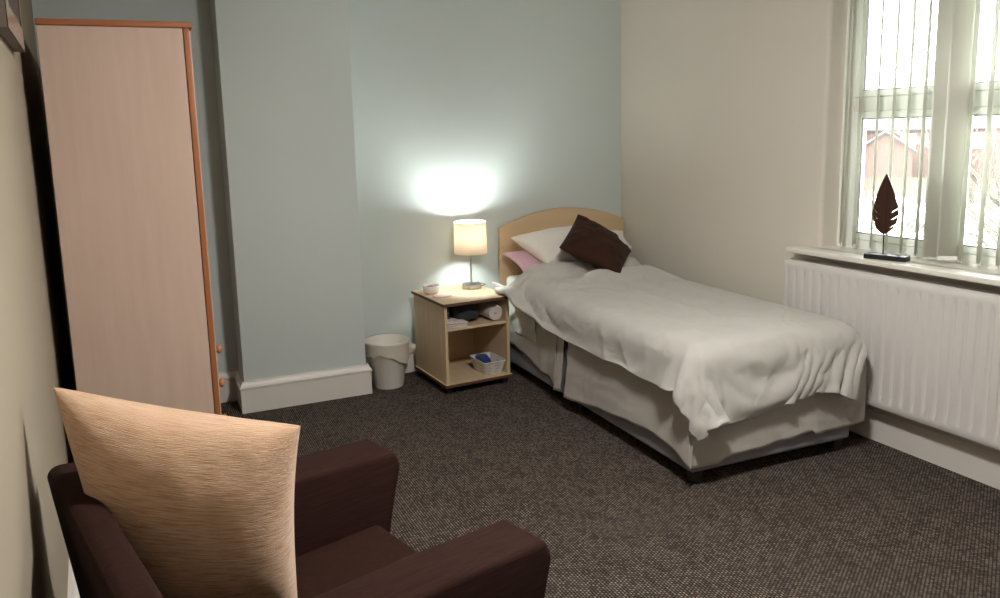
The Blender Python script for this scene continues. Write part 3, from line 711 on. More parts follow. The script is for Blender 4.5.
[196,-4,-2,-2,-2,-1,-2,-2,-2,-2,-2,-1,-1,-1,0,-1,0,-1,0,0,0,0,0,0,0,0,0,0,0,0,-1,0,0,0,0,0,0,0,0,0,0,0,0,0,0,0,0,0,0,0,0,0,0,0,0,0,0,0,0,1,0,0,-1,1,-1,0,0,-1,-1,2,5,1,3,1,-1,0,1,0,-1,-4,-2,0,1,0,1,-39,-8,-5,-2,3,12,6,-2,6,6,2,6,15,20,24,26,25,26,25,26,26,27,27,27,27,27,28,26,26,26,25,25,24,24,25,24,25,25,26,26,28,27,28,27,27,28,26,27,26,26,25,25,26,26,27,27,26,27,27,26,27,26,25,25,26,26,27,26,24,18,20,28,29,27,26,27,26,26,23,9,17,23,25,24,25,305,23,24,26,26,24,26,28,26,26,28,26,23,16,8,2,0,0,0,0,0,0,0,0,0,0,0,0,0,0,0,0,-1,0,1,0,0,0,0,0,0,0,0,0,-1,0,0,1,0,0,0,0,0,0,0,0,-1,1,0,-1,1,0,0,0,1,2,-3,6,11,-2,-13,-1,1,9,-5,-6,0,1,9,25,18,13,7,3,2],
[218,-4,-2,-2,-1,-2,-1,-2,-3,-1,-2,-1,-1,-1,0,-1,0,-1,0,0,0,0,0,0,0,0,0,0,0,0,0,-1,0,0,0,0,0,0,0,0,0,0,0,0,0,0,0,0,0,0,0,0,0,0,0,0,0,0,1,0,0,0,0,0,0,-1,1,-1,-1,0,6,2,2,1,-2,1,1,0,-1,-4,-3,1,0,2,1,-41,-6,-10,-1,11,9,0,4,10,2,0,7,15,20,24,25,26,25,26,26,26,27,27,27,27,27,27,27,25,26,24,25,24,25,24,25,25,25,27,27,27,28,27,28,27,27,27,26,26,25,26,26,25,27,26,27,27,27,27,26,26,27,26,25,25,26,26,26,23,23,16,28,28,27,25,28,26,26,22,9,15,23,25,25,25,306,24,23,26,23,26,27,27,25,28,28,26,22,16,8,2,0,0,0,0,0,0,0,0,0,0,0,0,0,0,0,-1,0,0,1,0,0,0,-1,1,0,0,-1,1,-1,0,1,0,0,0,-1,1,0,-1,1,0,0,0,0,-2,2,0,-1,4,0,1,-1,3,13,3,-21,0,0,7,-9,0,1,3,11,24,21,11,7,2,1],
[240,-4,-2,-1,-1,-2,-2,-2,-2,-1,-2,-1,-1,-1,0,-1,0,0,-1,0,0,0,0,0,0,0,0,0,0,0,0,0,-1,0,0,0,0,0,0,0,0,0,0,0,0,0,0,0,0,0,0,0,1,0,0,0,0,0,0,0,0,0,0,0,0,0,0,0,-2,-1,8,2,1,-1,1,0,0,1,-1,-4,-3,0,2,1,2,-40,-4,-14,2,11,4,2,10,7,0,-1,8,15,19,24,25,26,25,26,26,26,27,27,27,28,27,27,26,25,25,25,24,24,25,24,25,26,26,27,27,28,28,27,28,27,26,27,26,26,25,26,25,27,26,27,27,27,27,27,26,26,26,26,26,25,25,26,27,23,23,15,28,27,25,27,27,26,26,21,8,15,24,25,26,24,309,24,22,23,24,26,27,26,27,28,27,26,22,16,8,2,0,0,0,0,0,0,0,0,0,0,0,0,0,0,0,0,-1,1,0,0,0,0,0,-1,1,0,0,0,0,-1,0,1,-1,1,0,0,0,0,-1,0,1,0,-1,1,-2,2,-1,-1,4,3,4,0,13,6,-21,-4,2,-5,-1,2,6,2,8,25,21,10,5,6,-2],
[263,-4,-2,-1,-1,-2,-2,-2,-2,-1,-2,-1,-1,-1,0,-1,0,0,-1,0,0,0,0,0,0,0,0,0,0,0,0,0,0,-1,0,0,0,0,0,0,0,0,0,0,0,0,0,0,0,0,1,0,0,0,0,0,0,0,0,0,0,0,0,0,0,0,0,0,-1,-2,6,3,1,1,0,0,0,0,0,-4,-2,0,1,1,0,-38,-8,-14,5,10,2,7,11,3,-1,-1,9,15,18,24,25,25,25,26,26,27,27,27,27,28,27,26,26,25,25,24,25,24,25,25,25,26,27,27,28,28,28,27,27,27,27,26,26,25,26,25,26,26,27,27,27,27,27,27,26,26,26,26,26,25,25,26,28,23,23,17,22,27,27,27,26,26,26,17,11,15,24,26,25,25,313,22,19,24,24,27,26,26,27,28,27,25,22,17,7,3,0,0,0,0,0,0,0,0,0,0,0,0,0,-1,0,1,0,0,0,0,0,0,0,0,0,0,0,0,0,0,0,-1,0,0,1,0,0,0,0,0,-1,1,0,-1,0,1,0,-1,1,4,7,3,11,10,-19,-14,3,-5,-1,2,1,1,17,24,21,10,5,4,4],
[285,-3,-2,-1,-1,-2,-2,-2,-2,-1,-2,-1,-1,0,-1,0,-1,0,-1,0,0,0,0,0,0,0,0,0,0,0,0,0,0,0,-1,0,0,0,0,0,0,0,0,0,1,0,0,0,0,0,0,0,0,0,0,0,0,0,0,0,0,0,0,1,0,-1,0,0,-1,-2,3,6,1,1,0,0,0,1,-2,-3,-2,0,1,1,1,-35,-12,-14,6,9,3,11,8,2,-2,-1,9,15,18,23,25,25,26,26,26,26,27,27,28,27,27,27,25,25,25,24,25,24,25,26,26,26,27,28,28,28,27,28,27,27,26,26,25,26,25,26,26,26,27,27,27,27,27,27,27,26,25,26,25,25,26,26,28,25,23,20,15,27,28,27,26,25,25,14,12,17,24,26,26,26,317,20,18,23,25,26,25,26,28,27,28,25,21,18,6,4,0,0,0,0,1,-1,0,0,0,0,0,0,0,-1,0,1,0,0,0,0,0,0,0,-1,1,0,0,0,0,-1,1,0,-1,1,-1,0,1,0,0,0,0,0,-1,1,0,0,1,-1,0,3,9,7,10,12,-16,-20,-4,0,4,0,-4,1,22,23,20,11,3,3,1],
[308,-3,-2,-1,-1,-2,-2,-2,-2,-1,-2,-1,0,-1,-1,0,-1,0,0,-1,0,0,0,0,0,0,0,0,0,0,0,0,0,0,0,0,-1,0,0,1,0,0,0,0,0,0,0,0,0,0,0,0,0,0,0,0,0,0,0,0,0,0,0,0,1,0,-1,0,-1,-2,2,6,2,1,0,0,0,1,-2,-3,-1,-1,1,1,1,-37,-10,-15,7,7,7,11,7,0,-3,0,10,14,17,24,24,25,26,26,26,27,27,27,27,27,27,27,25,25,25,24,25,25,25,26,26,27,27,28,28,29,27,28,27,26,26,26,25,25,26,25,26,27,27,27,27,27,27,27,26,26,26,25,25,26,26,26,26,26,25,22,12,24,28,28,26,24,25,14,12,18,23,27,26,26,318,21,17,23,25,25,25,26,28,27,27,25,21,18,7,4,0,0,0,0,0,2,-2,0,0,0,0,0,0,0,0,-1,1,0,0,0,0,0,0,0,0,0,0,0,0,0,-1,1,0,-1,1,0,-1,1,0,0,0,0,0,-1,1,1,2,2,-1,1,7,10,9,14,-11,-22,-11,2,2,0,-5,4,21,24,17,13,3,3,2],
[330,-2,-1,-2,-2,-2,-1,-2,-2,-1,-2,0,-1,-1,-1,0,-1,0,0,-1,0,0,0,0,0,0,0,0,0,0,0,0,0,0,0,0,0,0,0,0,0,0,0,0,0,0,0,0,0,0,0,0,0,0,0,0,0,0,0,0,0,0,0,0,1,0,0,-1,0,-2,0,7,3,0,0,0,0,1,-4,-1,-1,0,0,1,2,-33,-16,-14,6,7,11,11,6,-2,-4,1,10,15,16,23,25,25,25,26,26,27,27,27,27,27,27,27,25,25,25,25,24,25,26,26,27,27,28,28,28,28,28,27,27,27,25,26,25,25,25,25,26,27,27,27,28,27,27,26,26,26,26,25,25,26,27,27,25,26,23,26,11,23,27,26,25,25,21,13,16,18,25,26,27,27,321,18,18,23,25,24,25,26,28,27,27,24,21,19,7,4,0,0,0,0,0,0,3,-3,0,0,0,0,0,0,0,0,-1,1,0,0,0,0,0,0,0,-1,0,1,0,0,0,0,0,0,-1,1,0,0,0,0,0,0,0,0,-1,1,2,5,3,1,3,11,9,14,-5,-24,-12,0,-2,-6,0,10,21,20,20,8,6,3,1],
[353,-2,-1,-2,-2,-1,-2,-2,-1,-2,-1,-1,-1,-1,-1,0,0,-1,0,-1,0,0,0,0,0,0,0,0,0,0,0,0,0,0,0,0,0,0,0,0,0,0,0,0,0,0,0,0,0,0,0,0,0,0,0,0,0,0,0,0,1,0,0,-1,0,0,1,0,-1,-2,-1,7,3,1,-1,1,0,-1,-3,-1,0,0,0,1,1,-33,-18,-13,5,9,13,9,6,-3,-4,1,11,14,16,23,24,25,26,25,27,26,27,27,27,27,27,27,25,25,25,25,25,26,26,26,27,28,27,29,28,28,28,27,27,26,25,26,24,25,25,26,26,26,28,27,27,27,27,26,26,26,25,26,25,26,26,28,26,25,23,27,10,23,27,23,26,25,17,20,15,17,25,27,27,27,322,16,20,24,24,23,25,27,27,26,27,24,22,19,7,4,0,0,0,0,0,0,4,-3,-1,0,0,0,0,0,0,1,-1,0,0,0,0,0,0,0,0,0,0,-1,1,0,0,0,0,-1,1,0,0,0,0,0,0,-1,0,1,-1,1,2,5,6,4,1,9,10,13,2,-26,-12,-3,-11,-1,0,15,14,20,22,9,5,3,3],
[376,-2,-1,-2,-2,-1,-2,-2,-1,-2,-1,-1,-1,-1,0,-1,0,-1,0,0,-1,0,0,0,0,0,0,0,0,0,0,0,0,0,0,0,0,0,0,0,0,0,0,0,0,0,0,0,0,0,0,0,0,0,0,0,0,1,0,0,0,0,0,-1,0,0,0,1,-1,-1,-2,6,3,1,0,1,-2,-1,-1,-1,1,0,0,0,1,-32,-18,-14,2,13,11,11,5,-4,-4,1,12,13,16,23,24,25,25,26,26,27,27,26,27,27,27,27,25,26,25,25,25,26,26,27,27,28,28,29,28,28,28,27,26,26,25,25,25,25,25,25,26,27,27,27,27,27,26,27,26,25,26,25,25,26,26,27,27,25,25,26,13,18,26,25,26,23,23,20,12,17,25,26,28,27,324,17,18,24,23,24,24,27,27,26,27,23,22,19,7,5,0,0,0,0,0,0,5,-1,-3,-1,0,0,0,0,0,2,1,-1,-1,-1,0,0,0,0,0,1,1,-2,0,0,0,0,-1,1,1,0,-1,0,0,0,0,0,0,1,1,1,2,4,5,7,5,3,10,13,6,-25,-19,-9,-5,0,5,3,16,24,21,10,5,3,2],
[399,-3,0,-2,-2,-1,-2,-2,-1,-2,-1,-1,-1,-1,0,-1,0,-1,0,0,-1,0,0,0,0,0,0,0,0,0,0,0,0,0,0,0,0,0,0,0,0,0,0,0,0,0,0,0,0,0,0,0,0,0,0,1,0,0,0,0,0,-1,0,0,0,0,0,-1,1,-1,-1,4,3,2,0,0,-1,-2,0,-1,1,0,0,1,0,-32,-15,-17,1,12,12,12,5,-5,-4,1,12,13,15,23,24,26,25,26,26,27,27,26,27,27,27,26,26,25,26,25,26,26,27,27,27,28,28,29,28,28,27,27,26,26,25,25,24,25,25,25,26,26,27,27,27,27,26,27,26,25,26,25,26,25,26,26,26,27,25,28,17,15,21,26,26,24,25,19,10,18,26,26,28,27,326,19,15,25,22,23,24,27,26,27,26,23,22,20,7,5,0,0,0,0,0,0,5,3,-4,-3,-1,-1,1,1,1,2,2,0,-2,-2,-2,0,0,1,1,2,1,-2,-2,-1,0,1,1,0,1,2,-2,-2,-1,0,0,0,1,1,3,3,4,3,4,5,7,6,5,12,9,-22,-22,-15,-3,2,6,-3,18,24,20,10,7,2,2],
[422,-3,0,-2,-2,-1,-2,-1,-2,-2,-1,-1,-1,-1,0,-1,0,0,-1,0,-1,0,0,-1,1,0,0,0,0,0,0,0,-1,0,1,0,0,0,0,0,0,0,0,0,0,0,0,0,0,-1,0,0,1,0,0,0,0,0,1,0,-1,0,0,0,-1,0,0,0,0,0,-1,3,3,1,2,-1,0,-1,-1,0,0,0,1,0,0,-33,-12,-18,-1,10,13,13,6,-4,-5,0,12,13,15,23,24,25,26,26,26,27,27,26,26,27,27,26,26,26,26,26,26,26,27,28,27,28,29,28,28,28,27,27,26,25,25,24,25,24,25,25,26,26,27,26,27,27,26,26,26,26,25,26,26,25,26,26,26,27,26,28,19,16,21,23,26,25,24,18,11,19,25,27,27,27,328,19,14,25,23,23,23,25,27,26,26,23,22,21,7,5,0,0,0,0,0,0,6,5,-3,-3,-2,-1,0,1,2,2,3,0,-3,-3,-2,-1,1,2,2,2,1,-2,-3,-2,-1,0,2,3,2,1,-1,-3,-2,0,0,0,0,1,3,3,4,5,6,5,5,7,7,9,10,-21,-22,-15,-10,2,2,2,18,24,20,11,6,3,1],
[444,-2,0,-2,-2,-1,-2,-1,-2,-2,-1,-1,-1,-1,0,-1,0,0,-1,0,-1,0,0,-1,0,0,1,0,0,0,0,-1,0,0,0,0,1,0,0,0,0,-1,0,0,0,1,0,0,-1,0,0,0,0,1,0,0,0,0,0,0,0,-1,0,0,0,0,0,0,0,0,0,2,1,-1,4,0,0,-1,1,-1,0,1,0,0,0,-39,-3,-19,-3,7,13,15,7,-2,-7,1,9,16,13,23,24,26,25,26,26,27,27,26,26,27,27,26,26,26,26,26,27,26,28,27,28,29,28,29,28,27,27,27,25,25,25,24,24,24,24,25,26,27,26,27,26,27,26,26,26,25,26,26,26,26,26,26,26,27,26,27,20,20,19,24,24,24,25,18,10,19,26,26,28,27,328,21,14,24,24,22,22,25,27,25,27,24,20,21,7,6,0,0,0,0,0,0,6,8,-1,-3,-3,-1,0,1,1,3,3,1,-3,-4,-3,-2,0,3,3,3,3,-4,-3,-2,-2,0,1,3,3,3,-1,-4,-2,-2,1,2,1,2,3,3,1,2,3,7,7,7,9,9,11,-20,-19,-19,-6,-6,-4,7,18,25,20,10,6,3,1],
[464,0,-1,0,-2,-2,-1,-1,-2,-1,-2,-1,-2,0,0,-1,0,0,-1,0,0,-1,0,-1,0,0,0,0,0,0,0,0,0,0,0,0,1,0,0,0,-1,0,0,0,0,0,1,0,-1,0,0,0,0,1,0,0,-1,0,0,0,0,0,0,0,0,0,0,0,0,0,0,0,1,0,1,2,2,0,0,0,0,0,0,0,0,-50,9,-17,-6,5,12,15,9,1,-7,3,4,15,15,22,24,26,26,26,26,27,26,27,26,26,27,26,26,26,27,26,27,27,27,28,28,29,28,29,28,27,27,26,25,25,25,23,24,24,24,25,26,27,26,26,27,26,26,26,26,26,26,26,26,26,26,26,27,27,27,25,16,20,20,26,26,24,25,18,11,18,26,26,27,28,331,20,17,20,25,23,20,25,26,25,26,25,20,20,8,6,0,0,0,0,-1,1,6,7,0,-4,-3,-2,0,1,2,2,4,1,-4,-2,0,-1,0,1,1,2,2,-3,-2,-1,0,0,0,1,1,3,1,-2,-3,-3,-2,1,2,4,3,2,2,1,3,4,8,9,10,10,11,-22,-19,-19,-9,3,-6,4,19,25,20,10,6,3,1],
[479,4,0,3,-2,-2,0,-2,-3,-1,-2,-1,-1,0,0,0,-1,0,-1,0,0,-1,0,0,-1,0,0,0,0,0,0,0,0,0,0,0,0,0,0,0,0,0,0,0,0,0,0,0,0,0,0,0,0,0,0,0,0,0,0,0,0,0,0,0,0,0,0,0,0,0,0,0,0,1,1,0,2,2,0,0,0,0,0,0,0,-63,13,0,-12,3,9,15,10,1,0,0,5,10,18,20,25,26,26,26,26,27,27,26,26,26,26,26,27,26,26,27,27,27,28,28,28,29,28,29,28,27,27,25,26,24,24,24,24,24,24,25,25,27,26,26,26,27,26,26,26,26,26,26,26,26,27,26,27,27,27,24,18,16,21,25,26,26,24,20,12,18,25,27,26,27,338,18,16,18,25,23,20,24,26,25,25,25,22,17,11,4,0,0,0,0,-1,1,4,7,-1,-3,-3,-2,0,1,1,3,3,0,-3,-3,-1,-1,0,1,2,2,2,-2,-3,-1,-1,0,0,2,2,2,0,-1,0,-1,-2,-1,0,3,3,4,3,2,3,4,6,9,10,9,13,-21,-21,-17,-11,-3,2,6,19,24,18,11,6,3,1],
[501,-1,-2,3,6,-3,0,-1,-4,-2,-2,0,-2,-1,0,2,0,0,0,-1,0,-1,0,0,-1,0,0,0,0,0,0,0,0,0,0,0,0,0,0,0,0,0,0,0,0,0,0,0,0,0,0,0,0,0,0,0,0,0,0,0,0,0,0,0,0,0,0,0,0,0,0,0,1,0,1,1,1,0,1,1,0,0,0,0,1,-58,-3,12,-3,-8,9,11,12,-1,6,1,3,14,16,21,23,26,26,26,26,27,26,27,25,26,26,26,27,26,27,26,27,28,27,28,29,28,29,28,28,28,26,26,25,24,24,24,23,24,25,24,26,26,26,26,26,26,26,27,26,26,26,26,27,26,27,26,27,27,26,24,19,15,22,24,26,27,23,18,15,18,25,27,26,27,338,22,19,19,18,24,21,23,26,25,26,23,21,19,9,5,-1,0,-1,0,0,1,3,7,-1,-4,-3,-1,-1,1,1,2,4,0,-3,-3,-1,-1,0,1,2,2,2,-2,-2,-2,-1,0,0,2,1,2,0,-1,-1,0,0,0,1,1,3,2,3,4,4,5,7,7,8,9,15,-20,-23,-16,-11,-3,0,10,20,21,18,11,6,3,0],
[506,13,0,0,2,4,-1,0,-2,-3,-3,-1,-1,-2,0,2,3,0,0,-1,0,-1,0,0,-1,0,0,0,0,0,0,0,0,0,0,0,0,0,0,0,0,0,0,0,0,0,0,0,0,0,0,0,0,0,0,0,0,0,0,1,-1,0,0,0,0,0,1,-1,0,0,0,1,0,1,0,1,1,0,1,1,0,0,1,0,0,-45,-13,5,6,-2,-7,15,6,3,4,3,10,9,22,19,24,23,26,26,27,26,26,27,25,26,26,26,26,26,27,27,27,27,28,28,28,29,28,28,28,27,27,26,24,25,24,24,23,24,24,25,26,26,26,26,25,26,26,27,26,26,27,26,27,27,27,27,26,26,26,24,19,14,22,24,26,27,27,18,12,19,24,27,27,26,351,13,17,21,23,19,20,23,26,25,26,23,20,15,17,-2,2,-2,-1,0,-1,1,3,7,-1,-4,-2,-2,0,0,1,2,4,0,-2,-3,-2,0,0,0,1,3,1,-2,-1,-1,-1,0,0,0,2,2,0,-1,-2,-1,0,1,2,2,3,2,2,3,6,6,6,7,7,10,15,-20,-23,-17,-10,-3,2,6,20,24,18,11,5,2,2],
[523,6,7,4,-3,4,-1,6,-2,-2,-4,-3,-2,1,0,0,3,3,0,-1,0,-1,0,0,0,0,-1,0,0,0,0,0,0,0,0,0,0,0,0,0,0,0,0,0,0,0,0,0,0,0,0,0,0,0,0,0,0,0,0,1,0,0,0,-1,0,0,0,1,-1,0,0,0,1,1,0,1,1,0,1,1,0,1,0,0,0,-34,-7,-15,7,10,-7,-3,15,3,2,3,8,15,19,19,27,25,23,26,27,26,26,26,25,26,26,26,26,26,27,26,27,28,27,28,28,29,28,28,28,27,26,26,25,25,24,24,23,24,25,24,26,26,26,25,26,26,26,26,26,27,27,26,28,27,26,27,27,26,26,23,18,15,21,25,27,26,27,18,12,20,24,27,26,26,350,21,15,19,22,24,23,16,25,26,26,24,20,14,15,0,0,-3,0,-1,-1,2,2,7,-1,-4,-2,-2,0,0,1,3,3,1,-3,-3,-1,-1,0,0,1,3,1,-2,-2,-1,0,0,1,0,1,2,0,-2,-1,0,0,1,1,3,2,3,3,4,4,5,7,7,7,9,16,-21,-22,-18,-10,-3,2,5,20,25,17,13,3,4,-1],
[543,4,3,4,-1,7,1,-1,4,0,-4,-5,-2,0,0,3,0,4,3,-1,0,-1,0,0,0,-1,0,0,0,0,0,0,0,0,0,0,0,0,0,0,0,0,0,0,0,0,0,0,0,0,0,0,0,0,0,0,0,0,0,1,0,0,0,0,0,0,-1,0,1,0,-1,1,0,1,0,1,0,1,1,1,1,0,0,0,0,-44,8,-7,-14,6,8,2,-2,12,6,5,7,13,19,23,23,25,25,24,26,26,26,26,25,25,26,26,26,26,27,26,27,27,27,28,28,28,28,28,28,27,27,26,25,25,24,24,24,24,24,25,25,26,26,25,26,26,26,26,26,27,27,27,28,27,27,26,26,27,26,23,17,16,20,25,27,27,27,17,13,19,25,26,26,26,348,23,21,19,23,19,23,25,19,23,26,24,20,16,8,5,0,-2,-1,-2,-1,0,4,7,-1,-3,-2,-3,0,1,1,3,3,0,-2,-3,-2,-1,0,0,2,2,2,-2,-3,-1,-1,0,1,1,2,1,0,-1,-2,0,0,1,2,3,2,3,3,3,4,5,6,8,9,8,15,-22,-22,-18,-10,-3,0,7,21,24,19,9,6,2,2],
[562,-1,7,1,7,-2,3,5,0,2,-4,-4,-3,-1,-1,4,1,3,4,2,0,0,-1,0,-1,0,0,0,0,0,0,0,0,0,0,0,0,0,0,0,0,0,0,0,0,0,0,0,0,0,0,0,0,0,0,0,0,0,0,0,0,0,1,0,0,-1,0,0,0,1,-1,1,0,0,1,1,1,0,1,1,1,0,0,0,0,-53,3,8,-2,-11,0,12,10,1,1,7,9,18,20,23,24,25,24,22,26,26,26,25,25,26,25,26,26,27,26,26,26,27,27,28,27,28,28,28,28,27,27,26,25,25,25,24,24,24,25,25,25,26,26,25,25,26,26,26,26,27,27,28,27,28,27,26,27,26,26,23,17,15,21,24,27,27,27,15,15,20,25,25,27,25,349,23,23,22,18,25,19,21,25,24,25,24,18,16,5,4,-3,5,-6,2,-2,0,5,6,1,-4,-3,-2,-1,1,2,3,3,1,-3,-3,-3,-1,0,1,2,3,1,-2,-2,-3,-1,0,0,2,3,2,0,-2,-2,0,0,2,3,2,3,3,2,4,4,5,5,7,10,7,13,-21,-22,-16,-13,-3,0,6,24,23,18,9,6,2,4],
[573,6,-1,8,5,2,2,-4,10,0,1,-4,-4,-3,1,1,2,4,1,7,1,-1,0,-1,0,0,0,0,0,0,0,0,0,0,0,0,0,0,0,0,0,0,0,0,0,0,0,0,0,0,0,0,0,0,0,0,0,0,0,0,0,0,1,-1,0,1,0,-1,0,0,0,1,0,0,1,1,1,0,1,1,1,0,0,0,-1,-39,-20,-4,14,9,-8,-7,8,19,8,-3,15,15,20,24,24,24,25,23,22,26,25,25,25,26,26,26,26,26,26,26,26,26,27,27,28,27,28,28,28,27,27,26,26,25,25,25,24,25,24,25,26,25,26,25,25,26,26,26,26,27,27,27,29,27,27,27,25,26,25,27,16,17,16,26,25,28,27,18,13,20,24,26,26,25,357,16,25,18,23,24,24,23,16,24,27,20,23,10,12,-4,10,-10,8,-10,1,4,4,7,-1,-4,-3,-1,-1,1,1,4,3,2,-5,-3,-3,-2,0,2,2,3,4,-4,-4,-2,-2,0,0,2,3,4,-1,-3,-1,0,0,-1,3,5,5,3,-1,1,5,7,8,7,8,10,10,-22,-21,-21,-8,-6,1,7,21,24,18,10,5,4,0],
[593,-1,6,1,8,2,0,3,0,5,3,-2,-5,0,0,0,1,0,7,2,7,1,-1,0,-1,0,0,0,0,0,0,0,0,0,0,0,0,0,0,0,0,0,0,0,0,0,0,0,0,0,0,0,0,0,0,0,0,0,0,0,0,0,0,1,-1,0,0,0,0,0,1,-1,1,0,1,1,1,0,1,2,0,1,-1,0,-1,-41,-3,-14,-6,10,11,6,-5,3,9,11,10,14,23,26,26,25,25,23,23,21,25,25,25,25,26,26,26,26,25,26,26,26,27,26,28,27,28,28,27,28,27,26,26,26,25,25,25,25,24,25,26,26,25,25,25,26,25,26,27,27,27,28,28,28,28,26,26,25,25,24,14,16,19,25,27,28,27,19,14,18,25,25,26,25,356,23,19,24,19,22,23,24,26,20,22,25,17,12,4,3,2,6,-1,1,-7,1,6,3,-1,-4,-2,-2,0,1,1,2,3,1,-3,-2,-2,-2,0,0,2,3,2,-3,-2,-3,-1,0,0,2,3,2,0,-3,-2,-1,1,2,3,3,4,3,2,2,3,6,6,8,9,9,11,-23,-22,-19,-8,-3,0,7,20,24,19,10,5,2,3],
[611,-2,5,2,6,2,5,-4,2,8,1,-1,-1,-1,2,0,-1,-2,7,3,7,4,0,0,0,-1,0,0,0,0,0,0,0,0,0,0,0,0,0,0,0,0,0,0,0,0,0,0,0,0,0,0,0,0,0,0,0,0,0,0,0,0,0,0,0,0,0,0,0,0,1,-1,1,0,0,2,1,0,1,2,0,1,-1,0,-1,-50,2,3,-9,-10,6,15,4,6,6,2,14,17,23,25,27,27,26,23,23,21,22,25,25,25,26,26,26,26,25,25,26,26,26,26,27,28,27,28,28,27,28,26,27,26,25,26,25,25,25,25,26,25,25,25,26,25,26,26,26,27,27,28,29,28,27,26,26,25,25,23,14,15,19,25,27,28,28,20,13,18,25,25,26,25,357,23,21,23,21,23,20,23,24,22,25,21,18,12,4,-1,2,1,3,8,-2,-7,4,3,-2,-3,-2,-2,-1,1,1,3,2,0,-2,-2,-2,-1,0,0,2,2,2,-2,-2,-2,-1,0,0,2,2,1,0,-2,-2,0,0,2,2,3,3,2,4,4,4,5,6,8,8,9,13,-24,-22,-18,-8,0,1,2,19,24,20,11,4,4,0],
[625,2,2,5,-2,11,3,-1,2,3,7,-3,1,0,1,-1,-1,0,4,3,8,4,3,0,-1,0,0,0,0,0,0,0,0,0,0,0,0,0,0,0,0,0,0,0,0,0,0,0,0,0,0,0,0,0,0,0,0,0,0,0,0,0,0,0,0,0,0,0,1,0,0,-1,1,0,0,1,1,1,1,2,1,0,-1,0,-1,-37,-18,2,8,-1,-9,-2,12,7,5,15,6,21,23,22,28,27,27,22,25,20,22,24,25,25,26,26,26,25,25,25,26,25,26,26,27,27,28,27,28,28,27,28,26,27,26,25,25,26,25,25,26,26,25,25,25,25,26,26,26,27,27,28,29,28,27,26,25,26,24,23,15,13,19,25,28,27,28,21,14,17,24,26,26,25,365,16,21,23,23,21,24,19,25,24,19,24,15,12,12,2,1,1,-10,6,8,-4,-4,4,-2,-4,-2,-2,0,0,1,3,2,0,-2,-2,-1,-1,0,1,1,2,1,-2,-2,-1,0,0,0,1,1,1,0,-1,-2,0,0,1,2,2,3,2,4,4,5,5,7,8,8,9,13,-22,-23,-18,-9,-1,1,3,18,24,20,12,5,2,3],
[644,-3,5,0,6,4,7,4,1,2,6,-2,2,-1,0,-1,0,1,2,5,5,8,3,1,-1,0,0,0,0,0,0,0,0,0,0,0,0,0,0,0,0,0,0,0,0,1,0,0,0,0,0,0,-1,0,0,0,0,0,0,0,0,0,0,0,0,0,0,0,1,0,0,-1,1,0,0,1,1,1,1,2,1,0,-1,0,-1,-40,-4,-18,0,15,7,-9,-1,9,15,2,17,15,23,25,27,27,27,25,22,23,20,23,25,25,26,26,25,26,25,25,25,25,26,25,27,27,27,28,28,27,28,27,27,27,26,26,26,25,26,25,26,25,26,25,25,25,26,26,26,27,28,27,28,28,27,26,26,24,25,23,16,12,18,25,27,28,27,23,14,17,25,25,26,25,367,21,17,24,19,23,20,23,24,21,24,18,19,14,1,1,1,3,5,-3,1,9,-6,0,-3,-3,-2,-1,-1,1,1,2,2,1,-3,-2,-1,0,0,0,2,1,2,-2,-2,-1,0,0,0,1,1,1,0,-2,-1,0,0,0,2,1,3,3,3,4,6,6,7,7,9,9,13,-20,-24,-19,-9,-1,-1,7,14,24,21,11,6,4,-2],
[653,6,3,6,-2,8,6,5,3,1,6,0,2,0,-1,0,1,1,1,3,4,7,6,3,0,0,0,-1,1,0,-1,0,0,0,0,0,0,0,0,0,0,0,0,1,0,0,0,0,0,0,0,0,0,-1,0,0,0,0,0,0,0,0,0,0,0,0,1,0,0,0,0,0,0,0,0,1,1,0,2,1,2,0,-1,0,-2,-57,9,-2,-10,7,4,10,-3,3,7,11,10,19,23,25,27,27,26,26,25,23,21,22,23,26,25,26,26,24,25,25,25,25,25,26,26,26,27,28,28,28,28,27,27,27,27,26,26,25,26,25,26,26,25,25,25,26,26,26,26,27,28,27,28,28,26,26,25,25,24,23,18,12,16,24,28,27,28,22,16,18,24,26,25,26,367,21,20,21,22,20,19,22,26,23,20,23,17,13,8,-2,-1,-1,2,3,1,1,3,-2,-2,-4,-2,-1,0,1,0,2,2,1,-3,-2,-1,0,0,1,2,2,1,-2,-2,-2,0,0,1,1,1,1,0,-2,-1,-1,0,1,1,2,3,2,3,3,6,7,7,8,8,9,13,-19,-23,-21,-10,0,0,1,18,22,21,12,7,3,1],
[670,6,1,8,-2,8,7,2,6,3,6,2,0,1,0,1,1,1,1,2,2,5,7,5,2,0,-1,0,0,1,0,-1,0,0,0,0,0,0,0,0,0,0,1,0,0,0,0,0,0,0,0,0,0,-1,0,0,0,0,0,0,0,0,0,0,1,-1,1,0,0,0,0,-1,1,0,0,1,1,0,1,2,1,1,-1,0,-2,-48,-10,3,8,9,-10,0,8,12,1,7,11,14,24,26,27,27,26,26,26,25,23,20,24,24,26,26,25,25,24,25,24,25,25,25,26,26,27,27,28,28,28,28,27,27,27,26,26,26,26,25,26,25,26,25,26,25,26,27,26,27,28,27,28,27,26,26,24,24,25,22,21,12,15,23,27,28,28,23,19,16,23,26,26,27,364,20,25,19,21,21,21,23,19,24,21,24,20,12,5,-1,-1,0,1,4,3,-3,7,0,-4,-3,-1,-2,0,0,1,2,2,1,-2,-3,-2,0,0,2,2,2,1,-2,-3,-2,0,0,1,2,2,1,0,-2,-2,-1,-1,1,1,2,3,2,2,4,6,6,8,8,9,8,12,-17,-23,-22,-12,1,0,0,15,21,22,15,6,4,2],
